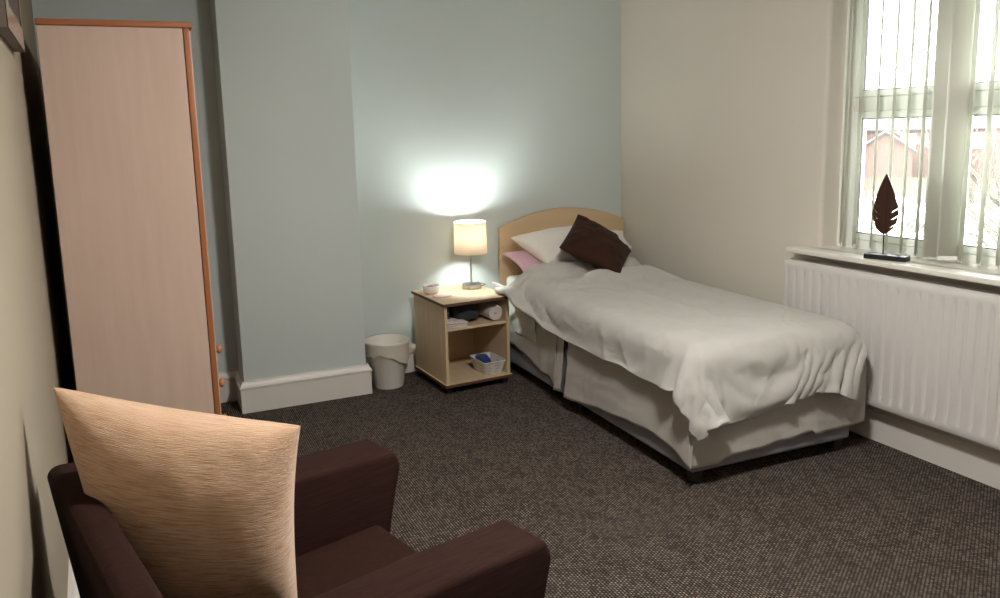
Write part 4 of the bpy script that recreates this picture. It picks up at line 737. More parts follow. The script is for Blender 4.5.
[688,7,3,4,2,6,6,5,5,4,4,2,2,2,1,1,1,1,1,1,2,4,5,9,2,-2,0,1,0,0,0,0,0,0,0,0,0,0,0,0,0,0,0,0,0,1,0,0,0,-1,0,0,0,0,0,0,0,0,0,0,0,0,0,0,1,0,0,0,0,0,-1,0,1,0,0,0,-1,3,1,1,2,1,-1,0,-2,-53,3,-4,1,20,-4,-3,-6,10,11,-2,12,22,21,25,27,27,26,27,26,26,25,22,20,26,25,26,25,25,24,24,24,25,24,25,25,27,27,27,28,28,28,28,28,27,26,27,26,26,25,26,25,26,25,26,26,26,26,27,26,27,28,27,28,27,25,25,24,24,24,24,21,13,14,21,27,27,28,26,20,17,22,26,27,26,360,24,23,26,13,22,19,23,23,21,26,22,14,17,3,0,1,-1,1,2,6,2,-4,10,-5,2,-4,-2,-2,0,1,2,2,1,-4,-3,-1,1,1,1,2,2,2,-3,-3,-2,-1,0,1,2,3,2,-1,-2,-3,-1,-1,1,2,2,3,2,1,3,4,7,8,9,9,9,10,-15,-22,-22,-14,3,4,-3,9,19,23,15,8,3,2],
[707,6,5,2,7,3,5,2,9,6,4,3,2,2,0,1,1,2,1,1,2,2,4,7,1,3,0,2,0,0,0,0,0,0,0,-1,0,0,0,0,0,1,0,0,-1,0,0,0,0,0,1,0,0,-1,0,0,0,0,0,0,1,0,0,0,0,0,0,0,1,0,-2,2,-1,1,0,-1,-1,1,4,1,2,1,-1,0,-2,-65,6,4,10,7,4,-1,4,-7,7,8,9,18,21,26,27,26,27,27,26,27,25,25,22,24,24,26,25,25,24,24,24,24,24,25,25,26,27,27,28,28,28,28,28,27,27,26,26,26,25,26,25,26,26,26,26,26,27,26,27,27,28,27,27,27,25,23,24,24,24,25,21,16,13,21,27,26,26,25,21,19,23,27,26,27,357,24,22,21,22,24,21,22,19,21,22,24,17,15,5,2,0,-1,-1,1,3,8,-4,0,9,2,-4,-3,-2,0,2,1,1,-2,-3,0,-1,0,1,1,1,2,1,-3,-2,-1,0,0,1,1,2,1,-1,-2,-1,-1,0,0,1,2,2,2,1,1,5,9,9,9,8,9,6,-12,-20,-22,-16,1,2,2,7,19,21,14,8,4,1],
[723,8,4,6,6,4,3,4,4,10,4,3,3,2,1,2,1,1,2,1,2,1,4,2,1,5,3,2,1,0,-1,0,0,0,0,-1,0,0,0,0,0,1,0,-1,0,0,0,0,0,0,0,0,0,0,-1,1,0,0,0,0,1,0,1,0,-1,0,0,0,1,-1,-7,7,1,1,0,-2,-1,-2,2,5,3,1,0,0,-2,-81,14,9,10,5,11,7,-1,1,-6,5,14,15,20,26,26,27,27,26,27,27,27,25,25,26,24,22,24,25,24,24,24,24,24,24,25,26,27,27,28,28,28,28,28,27,27,26,26,26,26,25,25,26,26,26,27,26,27,27,27,28,27,27,26,24,25,24,24,24,23,24,23,21,14,18,27,27,27,23,20,20,24,26,27,26,358,21,20,21,23,23,23,23,23,20,20,21,19,15,6,3,-1,-1,0,0,2,2,5,-1,-3,6,1,-2,0,0,-1,-1,-1,-2,-1,-2,-1,0,0,1,2,1,0,-3,-1,-1,0,1,0,1,2,0,-2,-2,-1,0,0,1,1,2,2,3,3,7,9,9,6,5,8,5,-6,1,-12,-22,-19,-3,5,-3,9,20,19,14,8,6,0],
[744,5,5,3,4,6,5,6,4,8,3,8,2,3,2,1,2,1,2,1,1,1,2,2,3,1,4,4,3,0,-1,-1,0,0,0,0,0,0,0,0,0,0,0,0,0,0,0,0,0,0,0,0,0,-1,0,0,1,0,0,0,0,1,0,-1,1,-1,-1,2,-1,-6,-7,7,7,-1,3,-2,-2,-1,-3,2,7,4,1,-1,-1,-81,4,13,2,8,10,10,14,-9,4,6,0,18,22,25,26,27,27,27,27,27,27,27,27,25,27,23,21,23,24,24,24,23,25,24,25,26,27,27,28,28,28,28,27,28,27,26,26,25,26,25,25,26,26,27,27,27,27,27,27,27,27,25,25,26,25,25,23,23,22,23,25,22,22,12,28,27,28,28,22,15,21,26,26,27,353,26,21,22,24,22,23,19,22,20,22,23,18,14,6,4,-3,0,0,1,0,0,1,4,5,-2,1,-3,0,1,-1,-3,-2,-1,0,0,-1,0,0,1,0,0,0,-1,1,0,0,0,-1,1,-1,1,0,-1,0,1,0,0,0,1,2,6,9,8,4,2,2,8,8,-5,-7,3,0,-14,-23,-5,0,4,-2,15,23,18,10,5,4],
[762,-2,12,6,4,6,5,6,3,6,6,6,6,2,2,2,2,1,1,2,1,1,2,1,1,3,2,2,7,-2,2,-1,0,0,0,0,0,0,0,0,0,0,0,0,0,0,0,0,0,0,0,0,-1,0,0,0,1,0,0,0,0,0,0,-1,-2,0,2,1,-6,-8,-4,7,6,4,3,-1,-2,-2,-3,-1,7,4,4,0,-2,-70,8,-2,1,5,8,13,9,6,-7,3,15,7,23,24,26,27,27,27,27,28,27,27,27,27,26,26,25,18,24,23,24,24,24,25,24,26,27,27,28,28,28,28,28,27,26,27,25,26,25,25,26,25,27,26,27,28,27,27,27,26,26,26,27,26,24,23,22,23,22,24,24,24,25,15,24,28,28,29,26,15,20,21,27,27,347,24,23,25,25,22,20,23,22,22,22,17,22,11,11,2,-1,-1,0,0,0,0,0,0,2,6,1,5,-9,-5,2,0,-1,0,0,0,-1,0,1,0,0,0,0,0,0,0,0,0,0,-1,1,0,0,0,-1,1,0,-1,1,1,7,7,4,0,0,3,8,9,-4,-6,-6,7,0,-1,-19,-10,-1,-1,2,6,22,19,15,4,4],
[768,4,7,9,9,6,6,4,5,9,7,7,7,3,2,2,2,1,1,2,1,1,1,2,1,1,2,2,1,1,5,1,0,0,0,0,0,0,0,0,0,0,0,0,0,0,0,0,0,0,0,0,0,0,-1,0,1,0,0,-1,-1,-1,-1,-1,1,1,1,-4,-8,-4,-4,4,6,6,4,1,0,-3,-2,-3,4,8,2,1,0,-50,6,1,-1,-1,0,0,4,8,10,0,7,13,19,24,27,26,27,28,27,27,28,27,28,27,27,26,24,25,22,20,22,25,24,25,25,26,27,27,27,29,28,27,28,27,26,27,25,25,25,25,26,26,26,27,27,28,27,27,27,26,27,26,26,25,23,23,22,22,24,24,25,24,23,25,21,26,28,28,27,21,10,25,26,27,339,26,26,24,25,25,23,24,22,17,21,18,18,16,10,3,0,0,0,0,0,0,0,0,-1,0,2,4,4,-1,-8,2,-2,1,-1,0,0,0,0,0,0,0,0,0,0,0,0,0,0,0,0,0,0,0,0,0,0,0,1,5,1,1,-1,1,3,8,7,-1,-6,-3,-6,6,2,0,-2,-13,-3,0,0,3,15,22,11,8,5],
[785,5,6,7,7,6,8,6,7,9,5,9,9,4,3,2,1,2,1,2,1,1,1,2,1,1,1,1,0,2,4,3,1,-1,1,0,0,0,0,0,0,0,0,0,0,0,0,0,0,0,0,-1,0,0,0,0,0,1,-1,-2,-2,0,0,-1,1,1,-3,-9,-3,-3,-2,1,3,8,3,3,2,0,-3,-4,0,9,-2,6,0,-37,4,0,-2,1,5,0,0,-2,-1,6,11,11,18,24,26,27,27,27,27,28,27,28,27,28,27,26,26,25,24,22,20,23,24,26,25,26,26,28,28,28,28,27,28,26,27,26,25,25,25,25,25,26,27,27,27,28,27,27,27,26,27,26,26,23,24,23,20,23,24,25,27,25,22,25,26,25,26,27,26,27,9,25,24,26,331,28,26,25,26,24,24,24,23,20,22,16,18,17,10,3,0,0,0,0,0,0,0,0,1,0,-1,0,-1,2,2,-7,4,-4,1,0,0,0,0,0,0,0,0,0,0,0,0,0,0,0,0,0,0,0,0,0,-1,2,2,-2,0,1,1,0,7,6,0,-6,0,-2,-4,4,2,3,-4,0,-8,3,-2,4,5,21,5,12,7],
[797,13,8,7,7,5,6,7,6,6,10,8,9,7,3,2,1,2,1,1,2,1,1,1,1,0,1,1,1,1,0,7,-3,5,-3,1,0,1,0,0,-1,0,0,1,0,0,0,0,0,0,0,-1,0,0,-1,2,0,-1,-3,1,0,-1,-2,1,0,-1,-10,0,-4,-1,-1,0,1,2,9,-1,6,-1,-1,-4,1,6,-10,5,6,-51,11,5,2,2,-2,0,8,4,0,-6,6,17,16,24,27,26,27,27,27,27,28,27,28,27,27,27,26,25,24,25,23,21,23,25,26,26,27,27,28,28,28,27,28,26,27,25,26,25,24,25,25,26,27,27,27,28,27,27,27,27,26,26,24,24,24,21,21,24,24,26,25,27,26,23,25,28,27,24,26,19,23,24,22,24,330,21,26,26,26,25,25,22,23,24,21,22,12,17,10,4,0,1,0,0,0,0,-1,0,-1,-2,-1,0,0,-1,0,5,-10,3,-5,2,0,1,0,0,-1,0,0,0,0,0,0,0,0,1,0,-1,1,0,-1,2,2,-2,-3,3,3,0,-2,7,2,2,-7,6,-3,2,-4,6,0,-6,7,-8,6,-8,11,-7,9,13,-1,10,10],
[785,19,11,14,12,10,9,9,7,5,9,9,11,7,4,1,1,0,2,0,1,1,1,1,1,1,1,1,1,0,1,-1,5,1,2,-1,1,-1,0,0,0,0,0,0,0,0,0,0,0,0,0,0,0,0,0,-1,1,-2,1,-2,-1,0,1,0,-1,-6,-3,-3,-1,-2,1,0,-2,4,2,4,0,8,-4,-2,-6,9,-12,0,3,-64,2,5,3,5,6,6,6,2,1,7,3,12,19,23,26,26,27,26,27,27,27,28,27,28,27,26,26,25,25,25,25,24,22,24,26,26,27,28,27,28,28,28,27,26,27,25,25,25,25,25,25,26,26,27,28,27,28,27,27,26,26,25,24,25,21,21,23,24,25,25,26,28,26,26,25,27,23,28,26,25,19,24,23,24,338,19,24,23,24,23,23,23,22,21,21,20,17,14,10,4,-1,-2,0,-1,-1,0,-1,-1,0,-1,0,-1,0,-1,-1,0,2,-4,-1,-2,1,-1,0,0,0,0,-1,0,0,0,0,0,0,1,0,0,0,0,1,0,0,0,2,0,0,1,3,4,2,-3,4,0,0,-1,5,1,-4,2,-3,-1,-5,11,-1,-4,1,14,-2,6,9],
[796,11,12,12,12,13,12,14,11,8,8,7,10,11,1,1,1,2,3,1,0,0,1,1,0,1,1,0,0,0,0,0,0,2,1,0,3,0,0,-1,0,-1,0,0,0,0,0,0,0,0,0,0,0,0,0,-1,1,-1,-1,-1,1,1,-2,0,-3,0,-5,1,-2,-1,-1,-2,1,0,7,-2,5,5,-9,0,-1,3,-13,-1,2,-78,1,3,5,4,5,5,5,6,5,11,14,15,15,24,25,24,25,26,26,27,27,27,28,27,27,26,26,26,25,25,26,25,24,24,25,26,27,28,28,28,27,28,27,27,26,25,26,24,25,25,25,26,26,27,28,27,28,27,26,26,26,25,24,22,22,23,23,24,24,25,27,28,28,26,27,25,25,25,26,25,23,23,25,24,330,25,25,25,23,23,23,21,20,22,18,16,14,16,5,6,3,-2,-1,0,-2,-2,-1,-1,-1,-1,-1,-1,0,-1,-2,-1,-1,0,-4,1,-1,0,-1,0,-1,0,-1,0,0,0,0,0,0,0,1,0,0,0,0,0,1,1,0,1,2,2,2,2,2,4,-1,4,0,1,1,0,-1,-2,6,-6,-3,4,-4,3,2,8,-3,6,8],
[816,10,8,10,11,10,12,13,13,12,14,9,7,4,10,-1,-4,-5,1,3,8,2,0,0,-1,-1,-1,-1,-1,0,1,1,-3,3,3,0,-6,2,3,0,0,0,-1,0,0,0,0,0,0,0,0,-1,1,0,0,-1,-1,1,2,0,-2,-2,3,-5,5,-3,1,-3,-1,1,-5,0,1,5,-2,2,-3,13,-10,-1,1,2,-10,-3,-4,-78,1,9,8,6,5,5,5,4,1,1,14,22,23,17,24,23,25,26,25,25,27,27,27,27,27,26,26,26,26,25,25,26,25,26,26,25,27,28,28,27,28,28,27,27,26,26,25,25,24,25,25,26,27,27,27,27,27,27,27,26,25,25,22,23,23,23,23,23,24,25,27,28,27,28,29,27,23,25,25,25,26,24,24,24,319,26,25,25,24,24,23,22,22,20,20,18,10,9,11,6,-7,-5,1,1,0,-1,-1,-3,-2,-2,-1,-2,-2,-1,-1,-1,-1,0,-2,0,-3,0,-1,0,0,-1,0,0,-1,0,0,0,0,0,1,0,0,0,1,0,0,1,2,1,1,2,3,2,5,2,2,1,2,2,-1,-1,-1,3,0,-2,-4,2,-4,2,5,5,1,4,5],
[836,9,9,8,10,8,14,12,13,11,-1,16,10,7,6,4,-3,-2,1,-5,-6,1,2,1,1,0,0,-1,0,1,2,-3,2,-1,-1,1,3,-3,-2,2,0,0,0,0,1,0,-1,0,1,0,0,0,0,0,1,0,0,0,-2,0,0,3,-1,3,-2,-1,3,-1,-3,4,-7,2,2,1,-5,3,-3,12,-2,-3,-1,-8,0,0,-4,-75,7,2,-1,4,2,8,8,8,9,10,8,19,21,24,22,22,24,20,24,25,25,26,27,27,27,26,27,25,26,26,25,26,26,26,27,26,27,27,28,28,28,27,28,27,26,26,25,25,25,25,25,26,26,27,27,27,27,27,26,26,25,24,23,24,21,23,24,22,24,25,27,27,28,29,28,27,24,27,26,25,24,26,24,25,309,26,26,27,25,25,21,22,20,20,20,8,11,12,10,13,7,-3,-15,-7,-1,-3,-3,-3,-2,-2,-2,-2,-1,-1,-1,-1,-1,-1,-1,-1,-1,-2,0,-1,0,-1,0,0,-1,0,0,0,0,1,0,0,0,0,1,0,1,1,1,1,1,3,3,5,3,4,1,2,2,2,-3,0,1,1,-3,-1,-4,2,-1,1,4,4,4,4,4],
[857,8,9,7,5,10,10,9,10,13,9,1,5,4,3,5,12,5,2,-3,-5,-6,-1,-1,-1,-1,-1,-1,0,0,-1,-1,-1,0,1,0,1,1,-1,-2,0,0,0,0,1,0,0,-1,0,0,0,0,0,0,0,0,0,0,1,1,4,2,0,-2,-2,-1,6,3,1,-4,-3,1,-2,0,-2,4,1,-1,9,-5,-8,-1,1,-3,-1,-67,-2,-1,0,3,1,3,3,5,11,20,24,21,21,22,19,20,21,23,24,22,21,26,27,26,27,27,26,26,26,26,26,26,26,26,27,27,27,27,28,28,28,28,27,27,27,25,26,25,25,25,26,26,26,27,27,27,26,27,26,25,25,24,25,24,23,22,21,24,22,26,25,27,28,29,27,28,27,25,27,24,26,26,24,25,301,27,27,27,27,25,25,24,23,18,8,2,12,12,12,11,6,4,-3,-8,-11,-15,-3,-3,-3,-3,-2,-3,-2,0,-1,-2,-1,-1,-1,-1,-1,-1,-1,-1,0,-1,0,0,-1,0,0,0,0,1,0,0,0,0,1,1,0,1,1,1,2,4,3,3,3,4,4,2,5,-3,-1,0,1,-2,-2,-2,-1,0,0,1,3,4,4,4,4],
[877,8,7,3,2,6,8,13,18,14,5,2,3,5,6,8,1,-1,-1,8,3,-5,-3,-3,-1,-1,-1,-2,-2,-2,-2,-2,-2,-1,-1,0,-1,0,-1,0,0,0,0,-1,0,-1,-1,0,0,-1,0,1,0,0,1,1,0,1,1,1,1,0,1,0,1,3,-4,4,7,2,-12,-3,-5,3,2,6,0,-5,8,-3,-7,1,-1,-3,0,-58,-1,2,5,4,2,0,-2,-3,5,18,23,22,23,23,21,18,21,22,22,24,24,26,27,26,27,27,26,26,26,25,25,26,26,26,27,27,27,28,27,28,28,28,28,27,27,26,26,25,26,25,25,26,27,26,27,27,26,27,26,25,25,25,25,25,23,22,24,22,22,19,26,27,29,28,28,28,28,26,27,25,26,26,24,25,296,27,27,28,27,27,25,24,16,19,14,11,11,10,10,3,-2,-3,-2,-6,-4,-1,-1,-3,-3,-4,-3,-5,-4,-5,-6,-7,-3,-3,-2,-2,-2,-1,-1,-1,0,0,-1,0,0,-1,0,0,0,1,0,0,0,1,0,1,1,1,0,2,2,3,3,3,4,7,3,3,7,2,-9,0,-2,-2,-2,-1,-2,0,0,2,2,4,4,4,5],
[896,5,4,5,5,5,-1,15,11,10,15,8,8,3,8,1,0,-12,-3,-5,8,9,5,1,-2,-2,-3,1,1,-1,-1,-1,-2,-2,-2,-2,-2,-1,-2,-1,-2,0,-1,0,0,0,0,1,1,0,1,0,1,0,1,1,1,1,0,1,0,0,0,2,2,-1,0,0,-8,11,-1,-8,-10,-2,2,1,-1,-1,1,-1,-1,-1,-2,-1,-3,-46,3,4,3,1,1,7,-4,1,-2,13,17,16,23,19,23,24,19,23,24,22,24,26,26,27,26,26,26,26,27,25,26,26,26,26,27,26,27,28,27,28,28,28,28,27,27,27,26,25,26,25,26,26,26,26,27,27,26,26,26,26,26,25,25,24,25,21,23,23,21,24,24,23,27,29,28,29,27,28,27,27,26,26,25,24,291,27,28,28,28,27,26,16,23,14,9,16,18,6,12,-9,-4,-8,-1,1,-5,-2,3,0,-4,-3,-6,-3,-3,-4,-6,-5,-4,-4,-4,-4,-3,-3,-3,-2,-1,-1,-1,0,0,1,1,1,2,1,1,0,1,1,0,1,1,1,2,1,2,1,2,5,6,1,13,1,-6,7,5,-8,-11,-5,-2,-2,-1,-1,0,2,3,4,4,4,4],
]
def running(a):
    out, q = [], 0
    for d in a: q += d; out.append(q/1000)
    return out
pts = []
for row in DUVET:
    k = DNY+1
    pts += list(zip(running(row[:k]), running(row[k:2*k]), running(row[2*k:])))
bm = BM()
vv = [bm.verts.new(p) for p in pts]
for i in range(DNX):
    for j in range(DNY):
        a = i*(DNY+1)+j; b_ = a+DNY+1
        bm.faces.new((vv[a], vv[b_], vv[b_+1], vv[a+1]))
duv = finish(bm, 'duvet', M['duvet'], None, True, loc=BF, rotz=BR, angle=180)
mod_sub(duv, 2)
cg = duv.vertex_groups.new(name='creases')       # where the cotton is crumpled: head left, hanging side, foot
for v_ in duv.data.vertices:
    x, y, z = v_.co
    k = .10 + .75*min(1, max(0, (y-1.0)/.4))*min(1, max(0, (.80-x)/.4))
    k = max(k, .45*min(1, max(0, (.16-x)/.12)), .55*min(1, max(0, (.10-y)/.10)))
    k *= 1-min(1, max(0, (.26-x)/.10))*min(1, max(0, (.24-y)/.10))
    k *= 1-min(1, max(0, (x-.66)/.14))*min(1, max(0, (.24-y)/.10))
    cg.add([v_.index], min(1, k), 'REPLACE')
tx = bpy.data.textures.new('crumple', 'MUSGRAVE'); tx.musgrave_type = 'RIDGED_MULTIFRACTAL'
tx.noise_scale = .17; tx.octaves = 2.2; tx.lacunarity = 2.1; tx.dimension_max = 1.0; tx.noise_intensity = .5
dm = duv.modifiers.new('crumple', 'DISPLACE'); dm.texture = tx; dm.texture_coords = 'LOCAL'
dm.strength = .024; dm.mid_level = .5; dm.vertex_group = 'creases'
mod_solid(duv, .020, 1 if duv.data.polygons[len(duv.data.polygons)//2].normal.z > 0 else -1)
tag(duv, 'grey beige duvet spread over the bed and hanging over its foot', 'duvet')

# ------------------------------------------------------------------ pillows and cushions
def pillow(name, BLc, BRc, TRc, TLc, T, material, pinch=.10, wr=.006, n=44, seed=0, flat=.5, seam=None, plump=(1.0, 1.0), smooth_p=.5):
    A, B, C, D = map(Vector, (BLc, BRc, TRc, TLc))
    nrm = ((B-A)+(C-D)).cross((D-A)+(C-B)).normalized()
    bm = BM(); lay = bm.loops.layers.uv.verify()
    grids = []
    for side, pl in ((1, plump[0]), (-1, plump[1])):
        g = []
        for i in range(n+1):
            row = []
            for j in range(n+1):
                # denser samples near the border
                u = math.sin((i/n-.5)*PI); w = math.sin((j/n-.5)*PI)
                uu = u*(1-pinch*(1-w*w)*abs(u)**1.5); ww = w*(1-pinch*(1-u*u)*abs(w)**1.5)
                p = A*((1-uu)*(1-ww)/4)+B*((1+uu)*(1-ww)/4)+C*((1+uu)*(1+ww)/4)+D*((1-uu)*(1+ww)/4)
                th = T*.5*pl*(max(0, (1-u*u)*(1-w*w)))**smooth_p
                k = (1-u*u)*(1-w*w)
                wn = wr*(nz(u*2.2+seed, w*2.2, side*3+seed)+.6*nz(u*5+seed, w*3.4, side*2))*min(1, k*4)
                # radial puckers near the corners
                rr = abs(u*w); an = math.atan2(abs(w), abs(u))
                wn += wr*.7*rr*math.sin(an*16+seed)*min(1, k*6)
                row.append(p+nrm*side*(th+wn))
            g.append(row)
        grids.append(g)
    V = []
    for s, g in enumerate(grids):
        vr = []
        for i in range(n+1):
            row = []
            for j in range(n+1):
                edge = i in (0, n) or j in (0, n)
                if s == 1 and edge: row.append(V[0][i][j])
                else: row.append(bm.verts.new(g[i][j]))
            vr.append(row)
        V.append(vr)
    for s in (0, 1):
        for i in range(n):
            for j in range(n):
                q = [(i, j), (i+1, j), (i+1, j+1), (i, j+1)]
                if s: q = q[::-1]
                try: f = bm.faces.new([V[s][a][b] for a, b in q])
                except ValueError: continue
                for l, (a, b) in zip(f.loops, q): l[lay].uv = (a/n, b/n)
    o = finish(bm, name, material, None, True, angle=180)
    return o
o = pillow('pillow', (2.27, 4.50, .680), (2.93, 4.46, .690), (2.97, 4.79, .745), (2.245, 4.77, .775), .12, M['pillowpink'], .08, .006, 30, 3)
tag(o, 'pale pink pillow lying under the white one by the headboard', 'pillow')
o = pillow('pillow', (2.56, 4.56, .735), (3.19, 4.60, .752), (3.245, 4.80, .850), (2.60, 4.82, .90), .12, M['pillowwhite'], .08, .007, 30, 9)
tag(o, 'white pillow mostly hidden behind the brown cushion, by the right wall', 'pillow', None)
o = pillow('pillow', (2.41, 4.43, .735), (2.99, 4.50, .745), (3.04, 4.77, .90), (2.295, 4.735, .882), .20, M['pillowwhite'], .06, .010, 40, 5, smooth_p=.42)
tag(o, 'white pillow leaning on the headboard above the pink one', 'pillow')
o = pillow('cushion', (2.425, 4.300, .858), (2.725, 4.055, .700), (3.125, 4.52, .745), (2.745, 4.60, 1.025),   .19, M['browncush'], .035, .014, 44, 2)
tag(o, 'dark brown square cushion tilted on one corner at the head of the bed', 'cushion')

# ------------------------------------------------------------------ nightstand
NS = thing('nightstand', 'open maple nightstand with one shelf on black castors, between bin and bed', 'nightstand', (1.638, 4.312, 0), R(3.6))
NW, ND, NT = .448, .485, .578
bm = BM(); box(bm, 0, .018, .004, ND, .068, NT-.018); finish(bm, 'side_panel', M['maple_z'], NS)
bm = BM(); box(bm, NW-.018, NW, .004, ND, .068, NT-.018); finish(bm, 'side_panel', M['maple_z'], NS)
bm = BM(); box(bm, .018, NW-.018, ND-.012, ND-.004, .068, NT-.018); finish(bm, 'back_panel', M['maple_z'], NS)
bm = BM(); box(bm, -.010, NW+.010, -.012, ND+.006, NT-.018, NT-.001, .002, 1)
top = finish(bm, 'top_board', M['maple_y'], NS, True)
def band(parent, z0, z1, e):
    bm = BM()
    x0, x1, y0, y1 = -.010-e, NW+.010+e, -.012-e, ND+.006
    box(bm, x0, x1, y0, y0+e*1.0, z0, z1); box(bm, x0, x0+e, y0, y1, z0, z1); box(bm, x1-e, x1, y0, y1, z0, z1)
    return finish(bm, 'edge_band', M['redwood'], parent)
band(top, NT-.0185, NT-.0015, .003)
bm = BM(); box(bm, -.010, NW+.010, -.012, ND+.006, .050, .068, .002, 1)
bot = finish(bm, 'bottom_board', M['maple_y'], NS, True)
band(bot, .0505, .0675, .003)
bm = BM(); box(bm, .018, NW-.018, .012, ND-.012, .398, .414, .001, 1); finish(bm, 'shelf', M['maple_y'], NS)
for x, y in ((.03, .035), (NW-.03, .035), (.03, ND-.03), (NW-.03, ND-.03)): castor(NS, x, y, .019, 0, .052, .013)

nx, ny = 1.638, 4.312
def nsl(x, y, z):                                # nightstand-local spot to world
    c, s = math.cos(R(3.6)), math.sin(R(3.6))
    return (nx+c*x-s*y, ny+s*x+c*y, z)
NR = R(3.6)
# rolled towel (top shelf, right)
tw = BM()
turns, n = 3.2, 90
w = .165
outer, inner = [], []
def spiral(k):
    th = 2*PI*turns*k; r = .005+.041*k
    return Vector((r*math.cos(th), 0, r*math.sin(th))), Vector((math.cos(th), 0, math.sin(th)))
rows = []
for i in range(n+1):
    p, d = spiral(i/n)
    hw = .0062
    rows.append([tw.verts.new(p+d*hw+Vector((0, y, 0))) for y in (0, w)]+[tw.verts.new(p-d*hw+Vector((0, y, 0))) for y in (w, 0)])
for i in range(n):
    for k in range(4):
        tw.faces.new((rows[i][k], rows[i][(k+1) % 4], rows[i+1][(k+1) % 4], rows[i+1][k]))
tw.faces.new(rows[0]); tw.faces.new(rows[-1][::-1])
lathe_c = None
o = finish(tw, 'rolled_towel', M['towel'], None, True, loc=nsl(.366, .035, .414+.0535), rotz=NR, angle=50)
mod_bev(o, .002, 1)
tag(o, 'pale towel rolled up at the right end of the nightstand shelf', 'towel')
# dark folded garment, middle of shelf
def lump(name, c, sx, sy, sz, material, seed, flatb=True, nlat=20, nlon=32, amp=.12):
    bm = BM(); rings = []
    for i in range(nlat+1):
        a = PI*i/nlat - PI/2
        row = []
        for j in range(nlon):
            b = 2*PI*j/nlon
            x, y, z = math.cos(a)*math.cos(b), math.cos(a)*math.sin(b), math.sin(a)
            k = (abs(x)**3.2+abs(y)**3.2+abs(z)**3.2)**(-1/3.2)
            k *= 1+amp*nz(x*2+seed, y*2, z*2)+amp*.5*nz(x*5, y*5+seed, z*7)
            zz = z*k*sz
            row.append(bm.verts.new((x*k*sx, y*k*sy, max(zz, -sz*.93) if flatb else zz)))
        rings.append(row)
    for i in range(nlat):
        for j in range(nlon):
            l = (j+1) % nlon
            bm.faces.new((rings[i][j], rings[i][l], rings[i+1][l], rings[i+1][j]))
    bmesh.ops.remove_doubles(bm, verts=bm.verts, dist=1e-5)
    return finish(bm, name, material, None, True, loc=c, angle=180)
o = lump('folded_jumper', nsl(.208, .235, .4145+.066), .092, .17, .066, M['darkcloth'], 4)
tag(o, 'charcoal knitted garment bundled in the middle of the nightstand shelf', 'jumper')
o = lump('cloth_bag', nsl(.064, .235, .4145+.062), .040, .13, .061, M['bluespeck'], 9)
tag(o, 'blue speckled cloth bundle at the left back of the nightstand shelf', 'bag')
# pale folded cloth drooping over shelf edge
bm = BM()
for k in range(3):
    def fn(u, v, k=k):
        x = .022+.128*u+.006*k*(u-.5); y = .010+.15*v
        z = .4165+.011*k+.010*(1-u)*(1-v*.5)*k/2+.004*nz(u*3, v*3, k)
        return (x+.008*nz(v*2, k, 1), y-.004*k, z+.005*u*(1-u))
    gg = [[fn(i/14, j/12) for j in range(13)] for i in range(15)]
    top_ = [[bm.verts.new((p[0], p[1], p[2]+.009)) for p in r] for r in gg]
    bot_ = [[bm.verts.new(p) for p in r] for r in gg]
    for i in range(14):
        for j in range(12):
            bm.faces.new((top_[i][j], top_[i+1][j], top_[i+1][j+1], top_[i][j+1]))
            bm.faces.new((bot_[i][j], bot_[i][j+1], bot_[i+1][j+1], bot_[i+1][j]))
    rim = [(i, 0) for i in range(15)]+[(14, j) for j in range(1, 13)]+[(i, 12) for i in range(13, -1, -1)]+[(0, j) for j in range(11, 0, -1)]
    for a, b in zip(rim, rim[1:]+rim[:1]):
        bm.faces.new((bot_[a[0]][a[1]], bot_[b[0]][b[1]], top_[b[0]][b[1]], top_[a[0]][a[1]]))
o = finish(bm, 'folded_cloth', M['cloth'], None, True, loc=(nx, ny, 0), rotz=NR, angle=60)
tag(o, 'pale cloth folded flat at the left front of the nightstand shelf', 'cloth')
# basket on the bottom board
bk = thing('basket', 'small white woven basket on the bottom of the nightstand', 'basket', nsl(.350, .125, .0682), R(3.6))
m = mat('white woven plastic', (.74, .72, .70), .5)
N, L, b = nodes(m)
v = coords(m, (1, 1, 1), src='UV')
bt = N.new('ShaderNodeTexBrick'); bt.inputs['Scale'].default_value = 1
bt.inputs['Brick Width'].default_value = .09; bt.inputs['Row Height'].default_value = .13
bt.inputs['Mortar Size'].default_value = .012
bt.inputs['Color1'].default_value = (.74, .72, .70, 1); bt.inputs['Color2'].default_value = (.70, .68, .66, 1); bt.inputs['Mortar'].default_value = (.55, .53, .52, 1)
L.new(v, bt.inputs['Vector']); L.new(bt.outputs['Color'], b.inputs['Base Color'])
iv = N.new('ShaderNodeMath'); iv.operation = 'SUBTRACT'; iv.inputs[0].default_value = 1
L.new(bt.outputs['Fac'], iv.inputs[1]); bump(m, iv.outputs[0], .8, .004)
M['weave'] = m
def rrect(hx, hy, r, z, n=6):
    out = []
    for cx_, cy_, a0 in ((hx-r, hy-r, 0), (-hx+r, hy-r, PI/2), (-hx+r, -hy+r, PI), (hx-r, -hy+r, 1.5*PI)):
        for k in range(n+1):
            a = a0+PI/2*k/n; out.append((cx_+r*math.cos(a), cy_+r*math.sin(a), z))
    return out
bm = BM(); lay = bm.loops.layers.uv.verify()
loops = [rrect(.058, .082, .012, 0), rrect(.078, .110, .015, .085), rrect(.074, .106, .013, .085), rrect(.054, .078, .010, .004)]
vl = [[bm.verts.new(p) for p in l] for l in loops]
K = len(vl[0])
for s in range(3):
    for k in range(K):
        f = bm.faces.new((vl[s][k], vl[s][(k+1) % K], vl[s+1][(k+1) % K], vl[s+1][k]))
        for l_, (uu, ww) in zip(f.loops, ((k, s), (k+1, s), (k+1, s+1), (k, s+1))): l_[lay].uv = (uu/K*2.2, ww)
bm.faces.new(vl[0][::-1]); bm.faces.new(vl[3])
finish(bm, 'basket_body', M['weave'], bk, True, angle=50)
